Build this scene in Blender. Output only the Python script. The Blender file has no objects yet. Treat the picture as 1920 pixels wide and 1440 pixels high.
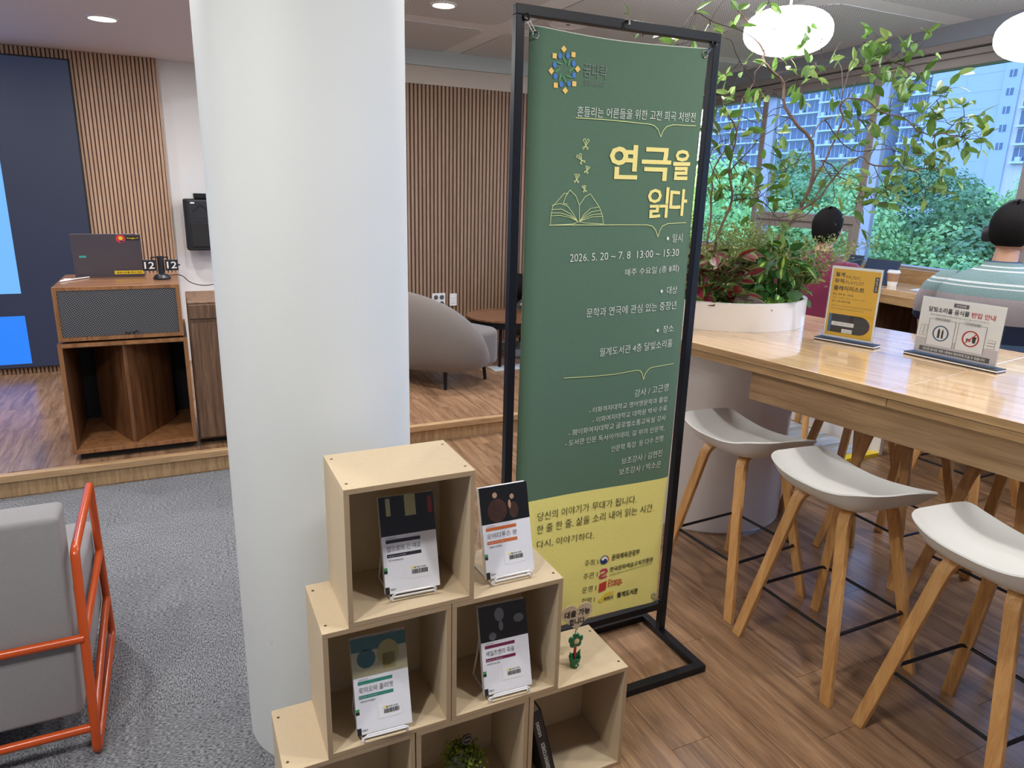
import bpy, bmesh, math, random
from mathutils import Matrix, Vector, Euler
random.seed(7)
S = bpy.context.scene
COL = S.collection
PI = math.pi
R = math.radians

# ---------------------------------------------------------------- camera
cam_d = bpy.data.cameras.new('camera')
cam = bpy.data.objects.new('camera', cam_d)
COL.objects.link(cam)
cam_d.sensor_width = 36.0
cam_d.lens = 1315.0 / 1920.0 * 36.0
cam_d.clip_start = 0.05
cam_d.clip_end = 600
cam.matrix_world = Matrix((
    (0.90353078, 0.09064791, -0.41882585, 0.0),
    (-0.42772069, 0.25055828, -0.86849039, 0.0),
    (0.02621345, 0.96384828, 0.2651591, 1.585),
    (0, 0, 0, 1)))
S.camera = cam

# ---------------------------------------------------------------- world, exposure
W = bpy.data.worlds.new('sky')
S.world = W
W.use_nodes = True
wn = W.node_tree.nodes
wl = W.node_tree.links
wn.clear()
wo = wn.new('ShaderNodeOutputWorld')
wb = wn.new('ShaderNodeBackground')
wtc = wn.new('ShaderNodeTexCoord')
wsep = wn.new('ShaderNodeSeparateXYZ')
wr = wn.new('ShaderNodeValToRGB')
wr.color_ramp.elements[0].position = 0.0
wr.color_ramp.elements[0].color = (0.40, 0.44, 0.45, 1)
wr.color_ramp.elements[1].position = 0.62
wr.color_ramp.elements[1].color = (0.86, 0.93, 1.0, 1)
e = wr.color_ramp.elements.new(0.48); e.color = (0.42, 0.46, 0.47, 1)
e = wr.color_ramp.elements.new(0.505); e.color = (0.93, 0.97, 1.0, 1)
wm = wn.new('ShaderNodeMath'); wm.operation = 'MULTIPLY_ADD'
wm.inputs[1].default_value = 0.5; wm.inputs[2].default_value = 0.5
wl.new(wtc.outputs['Generated'], wsep.inputs[0])
wl.new(wsep.outputs['Z'], wm.inputs[0])
wl.new(wm.outputs[0], wr.inputs[0])
wl.new(wr.outputs[0], wb.inputs['Color'])
wl.new(wb.outputs[0], wo.inputs['Surface'])
wb.inputs['Strength'].default_value = 4.2

S.view_settings.view_transform = 'Standard'
S.view_settings.look = 'None'
S.view_settings.exposure = 0.32
S.view_settings.gamma = 1.0
S.view_settings.use_curve_mapping = False
S.cycles.use_denoising = True
S.cycles.max_bounces = 8
S.cycles.diffuse_bounces = 4
S.cycles.glossy_bounces = 4
S.cycles.transparent_max_bounces = 16
S.cycles.sample_clamp_indirect = 6.0
S.cycles.caustics_reflective = False
S.cycles.caustics_refractive = False

# visible and added ceiling lamps (each sits in a recessed fitting built further down)
LAMP_Z = 2.745
LAMPS = [(1.75, 4.82), (3.60, 4.76), (-0.7, 3.3), (2.2, 3.1),
         (-1.1, 1.0), (-2.4, 2.4), (0.3, 4.3), (-0.5, 0.75), (1.45, 0.6), (2.3, 0.75), (3.6, 0.9)]  # all after the first pair are unseen, added to light the room
STAGE_LAMPS = [(-0.25, 5.03), (-1.5, 5.0)]  # the far left one is unseen, added for light over the stage
LAMP_W = 15.5
def area_light(x, y, z, size, watts, col=(1.0, 0.975, 0.95)):
    l = bpy.data.lights.new('downlight', 'AREA')
    l.shape = 'DISK'; l.size = size; l.energy = watts; l.color = col
    o = bpy.data.objects.new('downlight', l)
    o.location = (x, y, z)
    COL.objects.link(o)
    return o
for (x, y) in LAMPS:
    area_light(x, y, (LAMP_Z - 0.012) if x > 1.0 else 2.465, 0.13, LAMP_W)
for (x, y) in STAGE_LAMPS:
    area_light(x, y, 2.468, 0.13, LAMP_W * 0.8)

# ---------------------------------------------------------------- materials
def nt(name):
    m = bpy.data.materials.new(name)
    m.use_nodes = True
    return m, m.node_tree.nodes, m.node_tree.links, m.node_tree.nodes['Principled BSDF']
def c4(c): return (c[0], c[1], c[2], 1.0)
def srgb(r, g, b):
    f = lambda v: (v / 255 / 12.92) if v / 255 <= 0.04045 else ((v / 255 + 0.055) / 1.055) ** 2.4
    return (f(r), f(g), f(b))
def mat(name, col, rough=0.6, metal=0.0, bump=0.0, bscale=60.0, var=0.0, vscale=8.0, emit=None, estr=0.0, stretch=(1, 1, 1), coat=0.0, alpha=1.0, spec=0.5):
    m, n, l, b = nt(name)
    b.inputs['Base Color'].default_value = c4(col)
    b.inputs['Roughness'].default_value = rough
    b.inputs['Metallic'].default_value = metal
    b.inputs['Specular IOR Level'].default_value = spec
    if coat: b.inputs['Coat Weight'].default_value = coat; b.inputs['Coat Roughness'].default_value = 0.1
    if alpha < 1: b.inputs['Alpha'].default_value = alpha
    tc = n.new('ShaderNodeTexCoord'); mp = n.new('ShaderNodeMapping')
    mp.inputs['Scale'].default_value = stretch
    l.new(tc.outputs['Object'], mp.inputs[0])
    nz = n.new('ShaderNodeTexNoise'); nz.inputs['Scale'].default_value = vscale; nz.inputs['Detail'].default_value = 4
    l.new(mp.outputs[0], nz.inputs['Vector'])
    if var > 0:
        mx = n.new('ShaderNodeMix'); mx.data_type = 'RGBA'
        mx.inputs[6].default_value = c4([v * (1 - var) for v in col]); mx.inputs[7].default_value = c4([min(1, v * (1 + var)) for v in col])
        l.new(nz.outputs['Fac'], mx.inputs[0]); l.new(mx.outputs[2], b.inputs['Base Color'])
    if bump > 0:
        nb = n.new('ShaderNodeTexNoise'); nb.inputs['Scale'].default_value = bscale; nb.inputs['Detail'].default_value = 3
        l.new(mp.outputs[0], nb.inputs['Vector'])
        bp = n.new('ShaderNodeBump'); bp.inputs['Strength'].default_value = bump; bp.inputs['Distance'].default_value = 0.004
        l.new(nb.outputs['Fac'], bp.inputs['Height']); l.new(bp.outputs[0], b.inputs['Normal'])
    if emit is not None:
        b.inputs['Emission Color'].default_value = c4(emit); b.inputs['Emission Strength'].default_value = estr
    return m
def wood(name, dark, light, stretch=(14, 1.0, 14), rough=0.42, rand=0.25, bump=0.08, scale=2.2, lines=0.5, coat=0.0):
    """grain runs along the axis with the small stretch value"""
    m, n, l, b = nt(name)
    tc = n.new('ShaderNodeTexCoord'); oi = n.new('ShaderNodeObjectInfo')
    ad = n.new('ShaderNodeVectorMath'); ad.operation = 'MULTIPLY_ADD'
    cb = n.new('ShaderNodeCombineXYZ')
    for i in range(3): l.new(oi.outputs['Random'], cb.inputs[i])
    l.new(cb.outputs[0], ad.inputs[0]); ad.inputs[1].default_value = (17.3, 23.1, 11.7)
    l.new(tc.outputs['Object'], ad.inputs[2])
    mp = n.new('ShaderNodeMapping'); mp.inputs['Scale'].default_value = stretch
    l.new(ad.outputs[0], mp.inputs[0])
    n1 = n.new('ShaderNodeTexNoise'); n1.inputs['Scale'].default_value = scale; n1.inputs['Detail'].default_value = 6; n1.inputs['Distortion'].default_value = 0.6
    l.new(mp.outputs[0], n1.inputs['Vector'])
    n2 = n.new('ShaderNodeTexNoise'); n2.inputs['Scale'].default_value = scale * 6; n2.inputs['Detail'].default_value = 3
    l.new(mp.outputs[0], n2.inputs['Vector'])
    a = n.new('ShaderNodeMath'); a.operation = 'MULTIPLY_ADD'; a.inputs[1].default_value = lines; l.new(n2.outputs['Fac'], a.inputs[0]); l.new(n1.outputs['Fac'], a.inputs[2])
    rp = n.new('ShaderNodeValToRGB')
    rp.color_ramp.elements[0].position = 0.38 + 0.3 * lines; rp.color_ramp.elements[0].color = c4(dark)
    rp.color_ramp.elements[1].position = 0.62 + 0.62 * lines; rp.color_ramp.elements[1].color = c4(light)
    l.new(a.outputs[0], rp.inputs[0])
    hv = n.new('ShaderNodeHueSaturation')
    mr = n.new('ShaderNodeMapRange'); mr.inputs['To Min'].default_value = 1 - rand / 2; mr.inputs['To Max'].default_value = 1 + rand / 2
    l.new(oi.outputs['Random'], mr.inputs['Value']); l.new(mr.outputs[0], hv.inputs['Value'])
    l.new(rp.outputs[0], hv.inputs['Color']); l.new(hv.outputs[0], b.inputs['Base Color'])
    b.inputs['Roughness'].default_value = rough
    if coat: b.inputs['Coat Weight'].default_value = coat; b.inputs['Coat Roughness'].default_value = 0.05
    if bump:
        bp = n.new('ShaderNodeBump'); bp.inputs['Strength'].default_value = bump; bp.inputs['Distance'].default_value = 0.002
        l.new(a.outputs[0], bp.inputs['Height']); l.new(bp.outputs[0], b.inputs['Normal'])
    return m
M = {}
M['floor_plank'] = wood('vinyl_plank', srgb(112, 84, 62), srgb(164, 129, 98), stretch=(16, 1.1, 16), rough=0.27, rand=0.07, scale=1.6, bump=0.05)
M['stage_plank'] = wood('stage_plank', srgb(124, 92, 68), srgb(178, 140, 108), stretch=(16, 1.3, 16), rough=0.24, rand=0.09, scale=1.6, bump=0.05)
M['stage_edge'] = wood('stage_edge', srgb(168, 132, 92), srgb(206, 172, 130), stretch=(1, 14, 14), rough=0.45, rand=0.04)
M['stage_riser'] = wood('stage_riser', srgb(150, 118, 82), srgb(190, 158, 118), stretch=(22, 14, 1.5), rough=0.5, rand=0.04)
M['slat'] = wood('slat', srgb(176, 140, 114), srgb(196, 162, 136), stretch=(10, 10, 0.8), rough=0.55, rand=0.05, bump=0.03)
M['slat2'] = wood('slat_dark', srgb(146, 116, 92), srgb(166, 136, 112), stretch=(10, 10, 0.8), rough=0.55, rand=0.05, bump=0.03)
M['slat_gap'] = mat('slat_gap', srgb(84, 60, 46), 0.8, var=0.1)
M['walnut'] = wood('walnut', srgb(86, 54, 34), srgb(140, 96, 62), stretch=(12, 12, 0.9), rough=0.38, rand=0.08)
M['walnut_h'] = wood('walnut_top', srgb(98, 64, 44), srgb(146, 104, 74), stretch=(0.9, 12, 12), rough=0.28, rand=0.05, coat=0.2)
M['walnut_l'] = wood('walnut_light', srgb(124, 82, 50), srgb(166, 118, 76), stretch=(12, 12, 0.9), rough=0.40, rand=0.05)
M['walnut_c'] = wood('walnut_cabinet', srgb(78, 56, 42), srgb(128, 98, 74), stretch=(20, 12, 0.9), rough=0.42, rand=0.05)
M['oak_top'] = wood('oak_top', srgb(196, 158, 112), srgb(222, 188, 142), stretch=(16, 1.2, 16), rough=0.20, rand=0.03, scale=2.2, lines=0.30, bump=0.0, coat=0.8)
M['oak_edge'] = wood('oak_edge', srgb(150, 116, 76), srgb(192, 156, 110), stretch=(14, 1.0, 20), rough=0.4, rand=0.05)
M['oak_apron'] = wood('oak_apron', srgb(140, 108, 72), srgb(176, 142, 102), stretch=(14, 0.8, 16), rough=0.42, rand=0.05)
M['stool_wood'] = wood('stool_wood', srgb(186, 134, 78), srgb(214, 166, 106), stretch=(14, 22, 1.0), rough=0.42, rand=0.12)
M['mdf'] = mat('mdf', srgb(204, 184, 152), 0.72, var=0.06, vscale=90, bump=0.08, bscale=240)
M['mdf_edge'] = mat('mdf_edge', srgb(176, 150, 116), 0.8, var=0.05, vscale=120, bump=0.1, bscale=300)
M['screw'] = mat('screw_steel', srgb(110, 90, 70), 0.4, 0.7)
M['white_wall'] = mat('white_wall_paint', srgb(228, 226, 224), 0.7, bump=0.05, bscale=80)
M['beige_wall'] = mat('beige_wall_paint', srgb(196, 184, 174), 0.75, bump=0.04)
M['band'] = mat('pale_band', srgb(186, 192, 194), 0.6)
M['black_steel'] = mat('black_steel', (0.004, 0.005, 0.008), 0.38, 0.0, spec=0.35)
M['black_plastic'] = mat('black_plastic', (0.014, 0.016, 0.022), 0.42, bump=0.05, bscale=300)
M['black_matte'] = mat('black_matte', (0.01, 0.01, 0.011), 0.7)
M['rod'] = mat('footrest_rod', (0.015, 0.016, 0.02), 0.35, 0.4)
M['seat'] = mat('stool_shell', srgb(220, 221, 218), 0.42, bump=0.02, bscale=300)
M['white_lacquer'] = mat('white_lacquer', srgb(232, 228, 224), 0.22, bump=0.01, bscale=6)
M['white_plastic'] = mat('white_plastic', srgb(235, 235, 235), 0.35)
M['white_wire'] = mat('white_wire', srgb(238, 238, 240), 0.3)
M['orange'] = mat('orange_tube', srgb(196, 78, 22), 0.25, spec=0.6)
M['chrome'] = mat('chrome', (0.75, 0.75, 0.76), 0.15, 1.0)
M['paper'] = mat('paper', srgb(240, 240, 240), 0.55)
M['cover_white'] = mat('cover_white', srgb(238, 238, 242), 0.28)
M['ink'] = mat('ink', (0.015, 0.015, 0.015), 0.6)
M['ink_white'] = mat('ink_white', srgb(222, 226, 214), 0.6)
M['ink_yellow'] = mat('ink_yellow', srgb(240, 226, 140), 0.6)
M['ink_lime'] = mat('ink_lime', srgb(210, 220, 150), 0.6)
M['ink_red'] = mat('ink_red', srgb(196, 56, 50), 0.6)
M['ink_blue'] = mat('ink_blue', srgb(60, 120, 200), 0.6)
M['ink_navy'] = mat('ink_navy', srgb(24, 54, 110), 0.6)
M['ink_green'] = mat('ink_green', srgb(72, 150, 92), 0.6)
M['ink_sand'] = mat('ink_sand', srgb(236, 196, 104), 0.6)
M['ink_dim'] = mat('ink_dim', srgb(104, 120, 106), 0.6)
M['ink_mag'] = mat('ink_magenta', srgb(190, 60, 100), 0.6)
M['ink_grey'] = mat('ink_grey', srgb(90, 90, 92), 0.6)
M['foliage_dark'] = mat('foliage_dark', srgb(40, 74, 44), 0.5, var=0.3, vscale=14)

def cloth_mat(name, col):
    m, n, l, b = nt(name)
    b.inputs['Base Color'].default_value = c4(col); b.inputs['Roughness'].default_value = 0.85
    b.inputs['Sheen Weight'].default_value = 0.15
    tc = n.new('ShaderNodeTexCoord')
    hs = []
    for ax, sc in (('X', 2600), ('Z', 2600)):
        w = n.new('ShaderNodeTexWave'); w.wave_type = 'BANDS'; w.bands_direction = ax; w.inputs['Scale'].default_value = 90
        l.new(tc.outputs['Object'], w.inputs['Vector']); hs.append(w)
    ad = n.new('ShaderNodeMath'); ad.operation = 'ADD'
    l.new(hs[0].outputs['Fac'], ad.inputs[0]); l.new(hs[1].outputs['Fac'], ad.inputs[1])
    bp = n.new('ShaderNodeBump'); bp.inputs['Strength'].default_value = 0.12; bp.inputs['Distance'].default_value = 0.001
    l.new(ad.outputs[0], bp.inputs['Height']); l.new(bp.outputs[0], b.inputs['Normal'])
    nz = n.new('ShaderNodeTexNoise'); nz.inputs['Scale'].default_value = 180
    l.new(tc.outputs['Object'], nz.inputs['Vector'])
    mx = n.new('ShaderNodeMix'); mx.data_type = 'RGBA'
    mx.inputs[6].default_value = c4([v * 0.93 for v in col]); mx.inputs[7].default_value = c4([v * 1.07 for v in col])
    l.new(nz.outputs['Fac'], mx.inputs[0]); l.new(mx.outputs[2], b.inputs['Base Color'])
    return m
M['banner_green'] = cloth_mat('banner_green', srgb(82, 112, 90))
M['banner_yellow'] = cloth_mat('banner_yellow', srgb(234, 226, 132))
M['banner_back'] = cloth_mat('banner_back', srgb(225, 225, 218))

def fabric(name, col, scale=420, var=0.25):
    m, n, l, b = nt(name)
    b.inputs['Roughness'].default_value = 0.95; b.inputs['Sheen Weight'].default_value = 0.25
    tc = n.new('ShaderNodeTexCoord')
    nz = n.new('ShaderNodeTexNoise'); nz.inputs['Scale'].default_value = scale; nz.inputs['Detail'].default_value = 2
    l.new(tc.outputs['Object'], nz.inputs['Vector'])
    mx = n.new('ShaderNodeMix'); mx.data_type = 'RGBA'
    mx.inputs[6].default_value = c4([v * (1 - var) for v in col]); mx.inputs[7].default_value = c4([v * (1 + var) for v in col])
    l.new(nz.outputs['Fac'], mx.inputs[0]); l.new(mx.outputs[2], b.inputs['Base Color'])
    bp = n.new('ShaderNodeBump'); bp.inputs['Strength'].default_value = 0.3; bp.inputs['Distance'].default_value = 0.002
    l.new(nz.outputs['Fac'], bp.inputs['Height']); l.new(bp.outputs[0], b.inputs['Normal'])
    return m
M['grey_fabric'] = fabric('grey_upholstery', srgb(140, 138, 139), 500, 0.22)
M['sofa_fabric'] = fabric('taupe_upholstery', srgb(116, 108, 102), 300, 0.18)
M['crimson_knit'] = fabric('crimson_shirt', srgb(108, 22, 56), 300, 0.12)
M['dark_knit'] = fabric('dark_shirt', srgb(12, 17, 25), 300, 0.2)
M['trouser'] = fabric('dark_trousers', srgb(40, 44, 54), 300, 0.2)
M['hair'] = mat('hair', (0.006, 0.005, 0.005), 0.8, spec=0.15, bump=0.5, bscale=90, stretch=(1, 1, 0.3))
M['skin'] = mat('skin', srgb(196, 150, 124), 0.55, var=0.04)

def carpet():
    m, n, l, b = nt('carpet_pile')
    b.inputs['Roughness'].default_value = 1.0
    tc = n.new('ShaderNodeTexCoord')
    mp = n.new('ShaderNodeMapping'); mp.inputs['Scale'].default_value = (1.0, 0.35, 1)
    l.new(tc.outputs['Object'], mp.inputs[0])
    nz = n.new('ShaderNodeTexNoise'); nz.inputs['Scale'].default_value = 260; nz.inputs['Detail'].default_value = 3
    l.new(mp.outputs[0], nz.inputs['Vector'])
    n2 = n.new('ShaderNodeTexNoise'); n2.inputs['Scale'].default_value = 5; n2.inputs['Detail'].default_value = 2
    l.new(tc.outputs['Object'], n2.inputs['Vector'])
    rp = n.new('ShaderNodeValToRGB')
    rp.color_ramp.elements[0].position = 0.34; rp.color_ramp.elements[0].color = c4(srgb(70, 72, 78))
    rp.color_ramp.elements[1].position = 0.68; rp.color_ramp.elements[1].color = c4(srgb(166, 168, 172))
    l.new(nz.outputs['Fac'], rp.inputs[0])
    mx = n.new('ShaderNodeMix'); mx.data_type = 'RGBA'; mx.blend_type = 'MULTIPLY'; mx.inputs[0].default_value = 0.25
    l.new(rp.outputs[0], mx.inputs[6]); l.new(n2.outputs['Fac'], mx.inputs[7]); l.new(mx.outputs[2], b.inputs['Base Color'])
    bp = n.new('ShaderNodeBump'); bp.inputs['Strength'].default_value = 0.7; bp.inputs['Distance'].default_value = 0.004
    l.new(nz.outputs['Fac'], bp.inputs['Height']); l.new(bp.outputs[0], b.inputs['Normal'])
    return m
M['carpet'] = carpet()

def column_mat():
    m, n, l, b = nt('column_paint')
    b.inputs['Roughness'].default_value = 0.55
    tc = n.new('ShaderNodeTexCoord')
    nz = n.new('ShaderNodeTexNoise'); nz.inputs['Scale'].default_value = 3.0; nz.inputs['Detail'].default_value = 3
    l.new(tc.outputs['Object'], nz.inputs['Vector'])
    mx = n.new('ShaderNodeMix'); mx.data_type = 'RGBA'
    mx.inputs[6].default_value = c4(srgb(220, 224, 222)); mx.inputs[7].default_value = c4(srgb(228, 231, 228))
    l.new(nz.outputs['Fac'], mx.inputs[0])
    # scuffs: thin wavy dark marks near the foot
    mp = n.new('ShaderNodeMapping'); mp.inputs['Scale'].default_value = (9, 9, 3.5); mp.inputs['Rotation'].default_value = (0.3, 0.4, 0.2)
    l.new(tc.outputs['Object'], mp.inputs[0])
    n3 = n.new('ShaderNodeTexNoise'); n3.inputs['Scale'].default_value = 1.6; n3.inputs['Detail'].default_value = 1; n3.inputs['Distortion'].default_value = 1.2
    l.new(mp.outputs[0], n3.inputs['Vector'])
    r1 = n.new('ShaderNodeValToRGB'); cr = r1.color_ramp
    cr.elements[0].position = 0.497; cr.elements[0].color = (0, 0, 0, 1)
    cr.elements[1].position = 0.5; cr.elements[1].color = (1, 1, 1, 1)
    e = cr.elements.new(0.503); e.color = (0, 0, 0, 1)
    l.new(n3.outputs['Fac'], r1.inputs[0])
    n4 = n.new('ShaderNodeTexNoise'); n4.inputs['Scale'].default_value = 7; l.new(tc.outputs['Object'], n4.inputs['Vector'])
    gt = n.new('ShaderNodeMath'); gt.operation = 'GREATER_THAN'; gt.inputs[1].default_value = 0.56; l.new(n4.outputs['Fac'], gt.inputs[0])
    sp = n.new('ShaderNodeSeparateXYZ'); l.new(tc.outputs['Object'], sp.inputs[0])
    lt = n.new('ShaderNodeMapRange'); lt.inputs['From Min'].default_value = 0.9; lt.inputs['From Max'].default_value = 0.3; l.new(sp.outputs['Z'], lt.inputs['Value'])
    m1 = n.new('ShaderNodeMath'); m1.operation = 'MULTIPLY'; l.new(r1.outputs[0], m1.inputs[0]); l.new(gt.outputs[0], m1.inputs[1])
    m2 = n.new('ShaderNodeMath'); m2.operation = 'MULTIPLY'; l.new(m1.outputs[0], m2.inputs[0]); l.new(lt.outputs[0], m2.inputs[1])
    m3 = n.new('ShaderNodeMath'); m3.operation = 'MULTIPLY'; m3.inputs[1].default_value = 0.35; l.new(m2.outputs[0], m3.inputs[0])
    mx2 = n.new('ShaderNodeMix'); mx2.data_type = 'RGBA'; mx2.inputs[7].default_value = c4(srgb(130, 132, 136))
    l.new(m3.outputs[0], mx2.inputs[0]); l.new(mx.outputs[2], mx2.inputs[6]); l.new(mx2.outputs[2], b.inputs['Base Color'])
    bp = n.new('ShaderNodeBump'); bp.inputs['Strength'].default_value = 0.15; bp.inputs['Distance'].default_value = 0.01
    l.new(nz.outputs['Fac'], bp.inputs['Height']); l.new(bp.outputs[0], b.inputs['Normal'])
    return m
M['column'] = column_mat()

def grid_holes(name, base, hole, pitch, r, rough=0.7):
    """flat sheet with a grid of fine holes, too small to pick apart"""
    m, n, l, b = nt(name)
    b.inputs['Roughness'].default_value = rough
    tc = n.new('ShaderNodeTexCoord')
    vm = n.new('ShaderNodeVectorMath'); vm.operation = 'SCALE'; vm.inputs['Scale'].default_value = 1 / pitch
    l.new(tc.outputs['Object'], vm.inputs[0])
    fr = n.new('ShaderNodeVectorMath'); fr.operation = 'FRACTION'; l.new(vm.outputs[0], fr.inputs[0])
    sb = n.new('ShaderNodeVectorMath'); sb.operation = 'SUBTRACT'; sb.inputs[1].default_value = (.5, .5, .5); l.new(fr.outputs[0], sb.inputs[0])
    ml = n.new('ShaderNodeVectorMath'); ml.operation = 'MULTIPLY'
    ml.inputs[1].default_value = (1, 1, 0); l.new(sb.outputs[0], ml.inputs[0])
    ln = n.new('ShaderNodeVectorMath'); ln.operation = 'LENGTH'; l.new(ml.outputs[0], ln.inputs[0])
    gt = n.new('ShaderNodeMath'); gt.operation = 'LESS_THAN'; gt.inputs[1].default_value = r; l.new(ln.outputs['Value'], gt.inputs[0])
    mx = n.new('ShaderNodeMix'); mx.data_type = 'RGBA'; mx.inputs[6].default_value = c4(base); mx.inputs[7].default_value = c4(hole)
    l.new(gt.outputs[0], mx.inputs[0]); l.new(mx.outputs[2], b.inputs['Base Color'])
    return m
M['perf'] = grid_holes('perforated_board', srgb(226, 229, 238), srgb(120, 120, 128), 0.021, 0.27)
M['ceiling'] = mat('ceiling_paint', srgb(232, 235, 244), 0.8)
M['stage_ceiling'] = mat('stage_ceiling_paint', srgb(228, 225, 232), 0.7)
def grille_mat():
    m, n, l, b = nt('grille_weave')
    b.inputs['Roughness'].default_value = 0.6
    tc = n.new('ShaderNodeTexCoord')
    mp = n.new('ShaderNodeMapping'); mp.inputs['Rotation'].default_value = (0, R(28), 0)
    l.new(tc.outputs['Object'], mp.inputs[0])
    ws = []
    for ax in ('X', 'Z'):
        w = n.new('ShaderNodeTexWave'); w.bands_direction = ax; w.inputs['Scale'].default_value = 34; l.new(mp.outputs[0], w.inputs['Vector']); ws.append(w)
    a = n.new('ShaderNodeMath'); a.operation = 'MULTIPLY'; l.new(ws[0].outputs['Fac'], a.inputs[0]); l.new(ws[1].outputs['Fac'], a.inputs[1])
    rp = n.new('ShaderNodeValToRGB')
    rp.color_ramp.elements[0].position = 0.25; rp.color_ramp.elements[0].color = c4(srgb(44, 46, 54))
    rp.color_ramp.elements[1].position = 0.7; rp.color_ramp.elements[1].color = c4(srgb(150, 148, 144))
    l.new(a.outputs[0], rp.inputs[0]); l.new(rp.outputs[0], b.inputs['Base Color'])
    return m
M['grille'] = grille_mat()

def facing_fresnel(n, l):
    lw = n.new('ShaderNodeLayerWeight'); lw.inputs['Blend'].default_value = 0.5
    p = n.new('ShaderNodeMath'); p.operation = 'POWER'; p.inputs[1].default_value = 5.0; l.new(lw.outputs['Facing'], p.inputs[0])
    q = n.new('ShaderNodeMath'); q.operation = 'MULTIPLY_ADD'; q.inputs[1].default_value = 0.9; q.inputs[2].default_value = 0.04; l.new(p.outputs[0], q.inputs[0])
    return q
def glass_pane():
    m = bpy.data.materials.new('tinted_glass'); m.use_nodes = True
    n = m.node_tree.nodes; l = m.node_tree.links; n.clear()
    o = n.new('ShaderNodeOutputMaterial'); mx = n.new('ShaderNodeMixShader')
    t = n.new('ShaderNodeBsdfTransparent'); t.inputs['Color'].default_value = (0.54, 0.70, 0.95, 1)
    g = n.new('ShaderNodeBsdfGlossy'); g.inputs['Roughness'].default_value = 0.0; g.inputs['Color'].default_value = (0.9, 0.95, 1, 1)
    f = facing_fresnel(n, l)
    l.new(f.outputs[0], mx.inputs[0]); l.new(t.outputs[0], mx.inputs[1]); l.new(g.outputs[0], mx.inputs[2]); l.new(mx.outputs[0], o.inputs[0])
    return m
M['glass'] = glass_pane()
def acrylic():
    m = bpy.data.materials.new('clear_acrylic'); m.use_nodes = True
    n = m.node_tree.nodes; l = m.node_tree.links; n.clear()
    o = n.new('ShaderNodeOutputMaterial'); mx = n.new('ShaderNodeMixShader')
    t = n.new('ShaderNodeBsdfTransparent'); t.inputs['Color'].default_value = (0.95, 0.97, 0.98, 1)
    g = n.new('ShaderNodeBsdfGlossy'); g.inputs['Roughness'].default_value = 0.03
    f = facing_fresnel(n, l)
    l.new(f.outputs[0], mx.inputs[0]); l.new(t.outputs[0], mx.inputs[1]); l.new(g.outputs[0], mx.inputs[2]); l.new(mx.outputs[0], o.inputs[0])
    return m
M['acrylic'] = acrylic()
M['frame_alu'] = mat('taupe_aluminium', srgb(150, 144, 142), 0.4, 0.2)
M['frame_pale'] = mat('pale_aluminium', srgb(176, 190, 214), 0.35, 0.2)
M['lamp_glass'] = mat('opal_glass', srgb(245, 245, 255), 0.2, emit=(0.95, 0.95, 1.0), estr=13.0)
M['lamp_disc'] = mat('lamp_diffuser', (1, 1, 1), 0.3, emit=(1.0, 0.98, 0.93), estr=6.0)

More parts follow.
